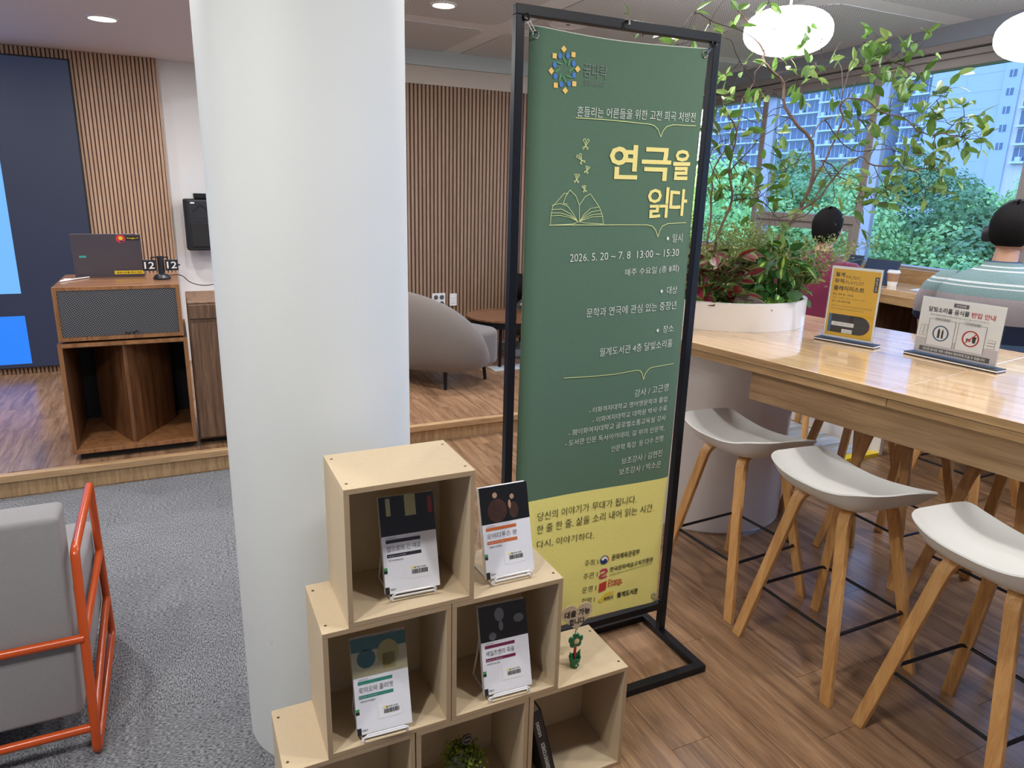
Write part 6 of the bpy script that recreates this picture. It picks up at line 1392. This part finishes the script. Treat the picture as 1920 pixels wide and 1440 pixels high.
MB().add([(3.985, 2.80, 0.001), (4.02, 2.80, 0.001), (4.10, 3.95, 0.001), (4.065, 3.95, 0.001), (3.985, 2.80, .12), (4.02, 2.80, .12), (4.10, 3.95, .12), (4.065, 3.95, .12)], [(0, 3, 2, 1), (4, 5, 6, 7), (0, 1, 5, 4), (1, 2, 6, 5), (2, 3, 7, 6), (3, 0, 4, 7)]).build('side_curb', 'white_lacquer', t, True, bevel=.003)
# tablets, cup, leaflet on the counter
def tilted(name, label, cat, x, y, w, h, tilt, rz):
    t = thing(name, label, cat, (x, y, 1.0005), rz)
    mm = Matrix.Rotation(-tilt, 4, 'X')
    b = MB(); b.xf = mm; b.box(-w / 2, w / 2, 0, .008, .002, h); b.build('body', 'black_plastic', t, bevel=.002)
    M.setdefault('tablet_glass', mat('tablet_glass', (.02, .03, .05), .08, emit=srgb(60, 80, 120), estr=.25))
    b = MB(); b.xf = mm; b.box(-w / 2 + .008, w / 2 - .008, -.0006, 0, .010, h - .008); b.build('display', 'tablet_glass', t)
    MB().box(-w / 2 + .02, w / 2 - .02, .01, .01 + h * .5, 0, .004).build('stand', 'black_plastic', t)
    return t
tilted('tablet', 'large black tablet propped on the window counter in front of the crimson shirt', 'tablet', 4.60, 3.50, .27, .19, R(22), R(-88))
tilted('tablet', 'small black device propped left of the large tablet on the counter', 'tablet', 4.62, 3.75, .12, .20, R(22), R(-88))
t = thing('paper_cup', 'brown paper cup with white lid on the window counter', 'cup', (4.63, 3.38, 1.0005))
M['kraft'] = mat('kraft_sleeve', srgb(168, 128, 98), .7)
MB().lathe([(0, 0), (.030, 0), (.034, .035)], 24, cap=False).build('cup_base', 'white_plastic', t, smooth=True)
MB().lathe([(.0342, .033), (.0405, .090), (.041, .090)], 24, cap=False).build('sleeve', 'kraft', t, smooth=True)
MB().lathe([(.041, .090), (.044, .094), (.044, .100), (.039, .104), (.038, .112), (0, .112)], 24, cap=False).build('lid', 'white_plastic', t, smooth=True)
o = MB().box(-.10, .10, -.075, .075, 0, .0015).build('leaflet', 'band', None, loc=(4.66, 3.13, 1.0008)); o.rotation_euler = (0, 0, R(12)); tag(o, 'pale blue leaflet lying on the window counter right of the cup', 'leaflet')
palm('dark green palm plant standing behind the planter before the window', (4.25, 4.55, .55), 9, .62, 31)
palm('small dark palm plant between the crimson shirt and the window', (4.55, 3.92, 1.0), 7, .36, 32)
t = thing('plant_pot', 'grey pot under the dark palm plant by the window', 'pot', (4.25, 4.55, .001))
MB().lathe([(0, 0), (.14, 0), (.19, .54), (.175, .54), (.17, .50), (0, .50)], 28, cap=False).build('pot_body', 'slat_dull', t, smooth=True)

# ================================================================ PEOPLE
def grow(name, joints, edges, m, parent, lvl=2, root=0):
    """one continuous surface grown round a skeleton: joints [(x,y,z,r[,r2])]"""
    me = bpy.data.meshes.new(name); me.from_pydata([j[:3] for j in joints], edges, []); me.update()
    o = bpy.data.objects.new(name, me)
    md = o.modifiers.new('skin', 'SKIN'); md.use_smooth_shade = True; md.branch_smoothing = .6
    sv = me.skin_vertices[0].data
    for i, j in enumerate(joints):
        sv[i].radius = (j[3], j[4] if len(j) > 4 else j[3]); sv[i].use_root = (i == root)
    s_ = o.modifiers.new('sub', 'SUBSURF'); s_.levels = lvl; s_.render_levels = lvl
    m2 = eval_mesh(o, name); bpy.data.objects.remove(o); bpy.data.meshes.remove(me)
    m2.materials.clear(); m2.materials.append(M[m]); m2.polygons.foreach_set('use_smooth', [True] * len(m2.polygons))
    return link(name, m2, parent)
def ellipsoid(b, c, r, seg=20, rings=12, zmin=-1.0, zmax=1.0, tilt=None):
    pr = []
    for i in range(rings + 1):
        s_ = zmin + (zmax - zmin) * i / rings; s_ = max(-1, min(1, s_)); pr.append((math.sqrt(max(0, 1 - s_ * s_)), s_))
    vs = []; n = len(pr)
    for k in range(seg):
        a = 2 * PI * k / seg
        for (q, s_) in pr:
            v = Vector((q * math.cos(a) * r[0], q * math.sin(a) * r[1], s_ * r[2]))
            if tilt is not None: v = tilt @ v
            vs.append((c[0] + v.x, c[1] + v.y, c[2] + v.z))
    b.add(vs, [(k * n + i, ((k + 1) % seg) * n + i, ((k + 1) % seg) * n + i + 1, k * n + i + 1) for k in range(seg) for i in range(n - 1)])
    return b
def polo_mat():
    m, n, l, b = nt('striped_polo'); b.inputs['Roughness'].default_value = .95
    tc = n.new('ShaderNodeTexCoord'); sp = n.new('ShaderNodeSeparateXYZ'); l.new(tc.outputs['Object'], sp.inputs[0])
    nz = n.new('ShaderNodeTexNoise'); nz.inputs['Scale'].default_value = 160; l.new(tc.outputs['Object'], nz.inputs['Vector'])
    mr = n.new('ShaderNodeMapRange'); mr.inputs['From Min'].default_value = .0; mr.inputs['From Max'].default_value = .70; l.new(sp.outputs['Z'], mr.inputs['Value'])
    rp = n.new('ShaderNodeValToRGB'); rp.color_ramp.interpolation = 'CONSTANT'; cr = rp.color_ramp
    teal = srgb(122, 148, 150); navy = srgb(26, 38, 66); blue = srgb(74, 96, 128); grey = srgb(158, 148, 152); wht = srgb(206, 212, 212)
    seq = [(0, blue), (.20, blue), (.265, navy), (.385, grey), (.545, teal), (.60, wht), (.608, teal), (.625, wht), (.633, teal), (.70, wht), (.708, teal), (.725, wht), (.733, teal)]
    cr.elements[0].position = 0; cr.elements[0].color = c4(seq[0][1]); cr.elements[1].position = seq[1][0]; cr.elements[1].color = c4(seq[1][1])
    for p, c_ in seq[2:]: e = cr.elements.new(p); e.color = c4(c_)
    l.new(mr.outputs[0], rp.inputs[0])
    mx = n.new('ShaderNodeMix'); mx.data_type = 'RGBA'; mx.blend_type = 'MULTIPLY'; mx.inputs[0].default_value = .35
    l.new(rp.outputs[0], mx.inputs[6]); l.new(nz.outputs['Fac'], mx.inputs[7]); l.new(mx.outputs[2], b.inputs['Base Color'])
    return m
M['polo'] = polo_mat()
def seated(label, x, y, rz, seat_z, top_m, hair_long=False, headphones=False, sleeve=.5, bulk=1.0, sc=1.0):
    """a person sitting upright on a stool, local +x is the way the person faces; seat at z=0"""
    t = thing('person', label, 'person', (x, y, seat_z), rz)
    t.scale = (sc, sc, sc)
    B = bulk
    # body: pelvis, spine, neck, head / arms / thighs, shins, feet in one surface
    J = [(0, 0, .08, .10, .10), (.0, 0, .22, .09, .09), (.01, 0, .36, .085, .085), (.03, 0, .475, .060, .060), (.055, 0, .545, .052, .052), (.085, 0, .62, .052, .05),
         (.01, .15 * B, .415, .050), (.05, .250 * B, .27, .046), (.09, .255 * B, .17, .040), (.30, .17, .235, .030), (.37, .13, .245, .022),
         (.01, -.15 * B, .415, .050), (.05, -.250 * B, .27, .046), (.09, -.255 * B, .17, .040), (.30, -.17, .235, .030), (.37, -.13, .245, .022),
         (.08, .10, .05, .085), (.40, .13, .04, .060), (.38, .13, -.34, .038), (.47, .14, -.40, .032),
         (.08, -.10, .05, .085), (.40, -.13, .04, .060), (.38, -.13, -.34, .038), (.47, -.14, -.40, .032)]
    E_ = [(0, 1), (1, 2), (2, 3), (3, 4), (4, 5), (2, 6), (6, 7), (7, 8), (8, 9), (9, 10), (2, 11), (11, 12), (12, 13), (13, 14), (14, 15), (0, 16), (16, 17), (17, 18), (18, 19), (0, 20), (20, 21), (21, 22), (22, 23)]
    grow('body', J, E_, 'skin', t)
    hd = MB(); ellipsoid(hd, (.095, 0, .665), (.094, .074, .115)); ellipsoid(hd, (.12, 0, .61), (.062, .052, .06))
    for s_ in (-1, 1): ellipsoid(hd, (.085, s_ * .078, .65), (.016, .008, .028), 8, 6)
    hd.add([(.186, -.012, .655), (.186, .012, .655), (.205, 0, .642), (.184, 0, .69)], [(0, 1, 2), (1, 3, 2), (3, 0, 2)])
    hd.build('head', 'skin', t, smooth=True)
    fc = MB()
    for s_ in (-1, 1): ellipsoid(fc, (.178, s_ * .030, .678), (.008, .013, .006), 8, 6)
    fc.build('eyes', 'ink', t, smooth=True)
    MB().box(.172, .178, -.02, .02, .607, .613).build('mouth', 'ink_red', t)
    # fingers, each a short bent chain rooted in the palm
    for s_ in (-1, 1):
        pb = Vector((.385, s_ * .125, .245))
        JJ = [tuple(pb) + (.020,)]; EE = []
        for f in range(4):
            o_ = Vector((.035, s_ * (-.024 + .016 * f), .004)); k0 = len(JJ)
            ln = (.9, 1.0, .95, .75)[f]
            JJ += [tuple(pb + o_) + (.0085,), tuple(pb + o_ + Vector((.028 * ln, 0, -.004))) + (.008,), tuple(pb + o_ + Vector((.050 * ln, 0, -.020))) + (.007,)]
            EE += [(0, k0), (k0, k0 + 1), (k0 + 1, k0 + 2)]
        k0 = len(JJ); JJ += [tuple(pb + Vector((.012, -s_ * .030, 0))) + (.0095,), tuple(pb + Vector((.036, -s_ * .044, -.008))) + (.008,)]; EE += [(0, k0), (k0, k0 + 1)]
        grow('hand', JJ, EE, 'skin', t, 1)
    # top
    rings = [(-.005, -.03, .150, .195), (-.01, .06, .140, .185), (-.008, .16, .128, .178), (-.012, .27, .132, .196), (-.010, .35, .132, .212), (-.004, .41, .120, .214), (.004, .452, .102, .180), (.018, .485, .082, .120), (.034, .510, .064, .074), (.040, .530, .060, .064)]
    sh = MB(); vs = []; nn = 28
    for (cx_, z_, dx_, wy_) in rings:
        for k in range(nn):
            a = 2 * PI * k / nn; c_, s_ = math.cos(a), math.sin(a)
            vs.append((cx_ + dx_ * B * math.copysign(abs(c_) ** .85, c_) + (.012 * math.sin(z_ * 60 + k) if z_ < .2 else 0) * .3, wy_ * B * math.copysign(abs(s_) ** .9, s_), z_))
    sh.add(vs, [(i * nn + k, i * nn + (k + 1) % nn, (i + 1) * nn + (k + 1) % nn, (i + 1) * nn + k) for i in range(len(rings) - 1) for k in range(nn)])
    for s_ in (-1, 1):
        sh.tube([(-.004, s_ * .13 * B, .425), (.0, s_ * .175 * B, .408), (.012, s_ * .215 * B, .37), (.03, s_ * .240 * B, .32), (.052, s_ * .250 * B, lerp(.225, .30, sleeve)), (.054, s_ * .2505 * B, lerp(.22, .295, sleeve))],
                [.060, .078, .076, .070, .066, .058], 16)
    sh.build('shirt', top_m, t, smooth=True)
    MB().lathe([(.066, -.012), (.068, .012), (.058, .030), (.054, .028), (.058, -.01)], 28, cap=False).build('collar', top_m, t, smooth=True, loc=(.045, 0, .505))
    JP = [(0, 0, .05, .150 * B, .165 * B), (.08, .10, .05, .095), (.40, .135, .045, .072), (.385, .135, -.32, .055), (.08, -.10, .05, .095), (.40, -.135, .045, .072), (.385, -.135, -.32, .055)]
    grow('trousers', JP, [(0, 1), (1, 2), (2, 3), (0, 4), (4, 5), (5, 6)], 'trouser', t)
    for s_ in (-1, 1):
        MB().prism(rounded(.26, .095, .045, 5, .46, s_ * .14), -.455, -.385).build('shoe', 'black_plastic', t, smooth=True, bevel=.012)
    # hair
    h = MB(); tl = Matrix.Rotation(R(-14), 3, 'Y')
    hr = [(.050, .585 if hair_long else .600, .040, .050), (.046, .600 if hair_long else .615, .066, .070), (.050, .640, .082, .083), (.060, .680, .094, .090), (.068, .715, .100, .090), (.074, .745, .092, .082), (.078, .772, .070, .062), (.080, .788, .040, .036), (.080, .793, .004, .004)]
    vs = []
    for i_, (cx_, z_, dx_, wy_) in enumerate(hr):
        for k in range(24):
            a = 2 * PI * k / 24; vs.append((cx_ + dx_ * math.cos(a) + .002 * math.sin(7 * a + i_), wy_ * math.sin(a) + .002 * math.cos(5 * a), z_ + .0015 * math.cos(a) * i_))
    h.add(vs, [(i_ * 24 + k, i_ * 24 + (k + 1) % 24, (i_ + 1) * 24 + (k + 1) % 24, (i_ + 1) * 24 + k) for i_ in range(8) for k in range(24)] + [tuple(range(24))[::-1]])
    h.build('hair', 'hair', t, smooth=True)
    if headphones:
        b = MB(); P = []
        for i in range(15):
            a = PI * i / 14; P.append((.095 , .094 * math.cos(a), .665 + .135 * math.sin(a)))
        b.tube(P, .008, 8); b.build('headband', 'black_plastic', t, smooth=True)
        for s_ in (-1, 1):
            b = MB(); b.xf = Matrix.Translation((.09, s_ * .094, .648)) @ Matrix.Rotation(PI / 2, 4, 'X'); b.lathe([(0, -.02), (.034, -.018), (.038, 0), (.034, .018), (0, .02)], 24, cap=False); b.build('ear_cup', 'black_plastic', t, smooth=True)
    return t
ST = .705
seated('person in striped teal and navy polo shirt with headphones, back turned', 3.76, 2.165, R(18), ST + .005, 'polo', headphones=True, sleeve=.35, bulk=1.10, sc=1.12)
seated('person in crimson top with short black hair seen from behind the planter', 3.78, 3.30, R(26), ST + .005, 'crimson_knit', hair_long=True, sleeve=.0, bulk=1.0, sc=1.04)
def plain_stool(label, x, y, z):
    c = copy_tree(s0); c.location = (x, y, 0); c.rotation_euler = (0, 0, R(2)); c['label'] = label; c['group'] = 'stools along the window counter'
    return c
plain_stool('grey stool under the person in the striped polo shirt', 3.79, 2.165, 0)
o = plain_stool('grey stool under the person in the crimson top', 3.83, 3.30, 0)
# dark clothed person bending forward behind the banner post
t = thing('person', 'person in dark clothes and grey patterned trousers bent forward at the round table', 'person', (3.04, 5.80, FZ))
M['camo'] = mat('patterned_trousers', srgb(108, 104, 96), .9, var=.45, vscale=26)
J = [(.26, .0, .46, .10), (.20, 0, .58, .10), (.06, -.02, .68, .09), (-.08, -.03, .70, .05), (-.15, -.03, .67, .045), (.02, .14, .66, .04), (-.08, .19, .55, .014), (-.25, .13, .47, .016), (.02, -.14, .66, .04), (-.08, -.19, .55, .014), (-.25, -.13, .47, .016),
     (.16, .12, .42, .08), (-.14, .14, .44, .06), (-.16, .14, .10, .04), (.16, -.12, .42, .08), (-.14, -.14, .44, .06), (-.16, -.14, .10, .04)]
grow('body', J, [(0, 1), (1, 2), (2, 3), (3, 4), (2, 5), (5, 6), (6, 7), (2, 8), (8, 9), (9, 10), (0, 11), (11, 12), (12, 13), (0, 14), (14, 15), (15, 16)], 'skin', t)
b = MB()
b.tube([(.30, 0, .40), (.28, 0, .47), (.24, 0, .58), (.16, -.01, .68), (.05, -.02, .715), (-.05, -.03, .70), (-.10, -.03, .69)], [.12, .165, .17, .17, .165, .12, .07], 20)
for s_ in (-1, 1): b.tube([(.04, s_ * .12, .68), (.01, s_ * .17, .66), (-.05, s_ * .20, .58), (-.10, s_ * .19, .52), (-.20, s_ * .14, .475), (-.23, s_ * .13, .47)], [.05, .085, .080, .075, .062, .045], 14)
b.build('shirt', 'dark_knit', t, smooth=True)
grow('trousers', [(.22, 0, .46, .15), (.14, .12, .43, .095), (-.14, .14, .45, .078), (-.16, .14, .12, .06), (.14, -.12, .43, .095), (-.14, -.14, .45, .078), (-.16, -.14, .12, .06)], [(0, 1), (1, 2), (2, 3), (0, 4), (4, 5), (5, 6)], 'camo', t)
hd = MB(); ellipsoid(hd, (-.22, -.03, .62), (.085, .072, .105), tilt=Matrix.Rotation(R(-60), 3, 'Y')); hd.build('head', 'skin', t, smooth=True)
hd = MB(); ellipsoid(hd, (-.208, -.03, .632), (.108, .090, .122), zmin=-1.0, tilt=Matrix.Rotation(R(-50), 3, 'Y')); hd.build('hair', 'hair', t, smooth=True)
for s_ in (-1, 1): MB().prism(rounded(.25, .09, .04, 5, -.22, s_ * .14), .0, .075).build('shoe', 'slat_dull', t, smooth=True, bevel=.012)

# ================================================================ OUTSIDE: TREES AND APARTMENT BLOCKS
GZ = -13.0
struct(MB().box(6.2, 320, -120, 260, GZ - .5, GZ).build('ground', mat('ground', srgb(96, 116, 76), .95, var=.3, vscale=.2)))
M['crown_a'] = leafmat('crown_green', srgb(150, 184, 112), trans=.3); M['crown_b'] = leafmat('crown_deep', srgb(112, 152, 96), trans=.3)
import numpy as np
def crown_mesh(seed, m, rx, rz_, n=18000, leaf=.12):
    rg = np.random.default_rng(seed)
    nb = 26
    bc = rg.normal(size=(nb, 3)); bc /= np.linalg.norm(bc, axis=1)[:, None]; bc *= (rg.uniform(.35, .80, nb) * 1.0)[:, None]; bc[:, 2] *= .95
    br = rg.uniform(.22, .42, nb)
    wgt = br ** 2; idx = rg.choice(nb, n, p=wgt / wgt.sum())
    d = rg.normal(size=(n, 3)); d /= np.linalg.norm(d, axis=1)[:, None]
    d[:, 2] = np.where(d[:, 2] < -.3, -d[:, 2], d[:, 2])
    P = bc[idx] + d * (br[idx] * rg.uniform(.72, 1.05, n))[:, None]
    P[:, 0] *= rx; P[:, 1] *= rx; P[:, 2] *= rz_
    a = rg.normal(size=(n, 3)); a /= np.linalg.norm(a, axis=1)[:, None]
    c_ = np.cross(a, d); c_ /= (np.linalg.norm(c_, axis=1)[:, None] + 1e-6); a2 = np.cross(c_, d); a2 = a2 * .8 + d * .35
    s_ = rg.uniform(.6, 1.3, n)[:, None] * leaf
    V = np.stack([P - c_ * s_ * .5, P - a2 * s_ * .8, P + c_ * s_ * .5, P + a2 * s_ * .8], 1).reshape(-1, 3)
    me = bpy.data.meshes.new('crown'); me.from_pydata(V.tolist(), [], [(4 * i, 4 * i + 1, 4 * i + 2, 4 * i + 3) for i in range(n)]); me.update(); me.materials.append(M[m])
    return me
CR = [crown_mesh(1, 'crown_a', 3.6, 3.6), crown_mesh(2, 'crown_b', 3.8, 3.4), crown_mesh(3, 'crown_a', 3.4, 4.0), crown_mesh(4, 'crown_b', 3.6, 3.8)]
CRn = [crown_mesh(5, 'crown_a', 3.0, 3.2, 40000, .062), crown_mesh(6, 'crown_b', 3.2, 3.0, 40000, .062)]
TRK = MB().tube([(0, 0, 0), (.1, 0, .5), (0, .1, 1)], [.22, .17, .10], 8).mesh('trunk', 'bark')
random.seed(17)
nt_ = 0
def street_tree(azd, dist, top, me, sc, label):
    a = R(azd); x, y = dist * math.sin(a), dist * math.cos(a)
    t = thing('street_tree', label, 'tree', (x, y, GZ), random.uniform(0, 6), 'broad trees beyond the windows')
    zc = top - GZ - 3.3 * sc
    o = link('crown', me, t, False, (0, 0, zc)); o.scale = (sc, sc, sc); o['kind'] = 'stuff'
    o = link('trunk', TRK, t, False, (0, 0, 0)); o.scale = (1.4, 1.4, zc)
rows = [(19, -2.3, 8, 38, CRn, .95, 'in the nearest rank, low behind the window glass'),
        (23, .3, 7, 37, CRn, 1.1, 'in the second rank beyond the windows'),
        (30, 2.6, 7, 39, CR, 1.15, 'in the third, taller rank beyond the windows'),
        (42, 4.0, 7, 36, CR, 1.35, 'in the farthest rank, against the apartment blocks')]
for (dist, top, n, a0, ms, sc, lab) in rows:
    for k in range(n):
        az_ = a0 + (72 - a0) * k / (n - 1) + random.uniform(-1.2, 1.2)
        tp = top + random.uniform(-.5, .5) - (max(0, 47 - az_) * .05 * dist / 30) - (.5 if az_ > 56 else 0)
        street_tree(az_, dist + random.uniform(-1.5, 1.5), tp, ms[k % len(ms)], sc * random.uniform(.9, 1.1), ('%s tree from the left %s' % ('first second third fourth fifth sixth seventh eighth'.split()[k], lab)))
# apartment blocks: wall, balcony windows, stair windows, all built
M['apt_wall'] = mat('apartment_wall', srgb(176, 182, 196), .8, var=.03, vscale=.4); M['apt_wall2'] = mat('apartment_wall_warm', srgb(206, 196, 196), .8)
M['apt_glass'] = mat('apartment_glass', srgb(86, 100, 122), .15); M['apt_frame'] = mat('apartment_frame', srgb(200, 204, 208), .6); M['joint'] = mat('panel_joint', srgb(178, 180, 190), .9); M['joint_red'] = mat('joint_red', srgb(196, 150, 160), .9)
AX = 130.0; K = AX / 92.0; FH = 2.06 * K
def zz(v): return (v - 1.585) * K + 1.585
def apt(label, y0, y1, kind, x=AX, zt=75, wallm='apt_wall'):
    t = thing('apartment_block', label, 'building', (x, (y0 + y1) / 2, GZ))
    MB().box(x, x + 18, y0, y1, GZ, zt).build('wall', wallm, t, True)
    return t
ob = None
yA0, yA1 = 56.9 * K, 66.3 * K
g_ = apt('tall apartment block with blank pale end wall beyond the trees', yA0, yA1, 'gable')
for k in range(-2, 14):
    z = zz(16.6) + (k - 7) * FH * 1.0 + .6
    MB().box(AX - .03, AX, yA0 + .2, yA1 - .2, z, z + .09).build('panel_joint', 'joint' if k not in (8,) else 'joint_red', g_, True)
MB().box(AX - .04, AX, (yA0 + yA1) / 2 - .05, (yA0 + yA1) / 2 + .05, 0, 70).build('panel_joint', 'joint', g_, True)
# balconied wing left of it
yB0, yB1 = 66.3 * K, 70.6 * K
def balcony_face(t, x, ya, yb, nfl, z0, cells):
    pane = MB().box(-.06, 0, -.5, .5, 0, 1).mesh('window', 'apt_glass'); 
    wdt = (yb - ya) / cells
    for f in range(nfl):
        z = z0 + f * FH
        MB().box(x - .9, x, ya, yb, z - .12, z + .10).build('balcony_slab', 'apt_frame', t, True)
        MB().box(x - .9, x - .82, ya, yb, z + .10, z + .22).build('balcony_rail', 'apt_frame', t, True)
        for c_ in range(cells):
            o = link('window', pane, t); o.matrix_parent_inverse = wmat(t).inverted(); o.location = (x - .02, ya + wdt * (c_ + .5), z + .35); o.scale = (1, wdt * .86, FH - .75)
            MB().box(x - .13, x - .08, ya + wdt * (c_ + .5) - .05, ya + wdt * (c_ + .5) + .05, z + .35, z + FH - .4).build('mullion', 'apt_frame', t, True)
            if (f + c_) % 3 == 0: MB().box(x - .8, x - .2, ya + wdt * (c_ + .2), ya + wdt * (c_ + .2) + .8, z + .25, z + .95).build('air_conditioner', 'apt_frame', t, True)
t = apt('apartment wing with stacked balconies left of the blank end wall', yB0, yB1, 'b', x=AX + 1.2); balcony_face(t, AX + 1.2, yB0 + .4, yB1 - .3, 11, zz(5.2), 3)
# stair tower to the right of the end wall, with small square windows
yC0, yC1 = 54.9 * K, 56.9 * K
t = apt('narrow stair tower with small square windows right of the blank end wall', yC0, yC1, 's', x=AX - .4)
sw = MB().box(-.06, 0, -.55, .55, 0, 1.1).mesh('window', 'apt_glass'); sf = MB().box(-.10, -.05, -.05, .05, 0, 1.1).mesh('mullion', 'apt_frame')
for f in range(10):
    for me, nm in ((sw, 'window'), (sf, 'mullion')):
        o = link(nm, me, t); o.matrix_parent_inverse = wmat(t).inverted(); o.location = (AX - .42, (yC0 + yC1) / 2, zz(8.0) + f * FH)
t = apt('pinkish apartment wing with wide windows at the right edge beyond the glass', 44 * K, 54.9 * K, 'r', x=AX - .1, wallm='apt_wall2'); balcony_face(t, AX - .1, 48 * K, 54.3 * K, 10, zz(6.4), 4)
# blocks to the left, seen through the tree
t = apt('pale apartment block with balconies behind the indoor tree', 74 * K, 84.5 * K, 'l', x=AX); balcony_face(t, AX, 75 * K, 84 * K, 11, zz(5.5), 6)
t = apt('farther apartment block with balconies seen left of the window mullion', 88 * K, 118 * K, 'l', x=AX + 8); balcony_face(t, AX + 8, 89 * K, 116 * K, 11, zz(5.0), 9)
t = apt('bluish apartment block filling the gap behind the others', 70.6 * K, 90 * K, 'l', x=AX + 30, zt=66)

for cu in _CU: bpy.data.curves.remove(cu)
bpy.data.scenes.remove(TMP)
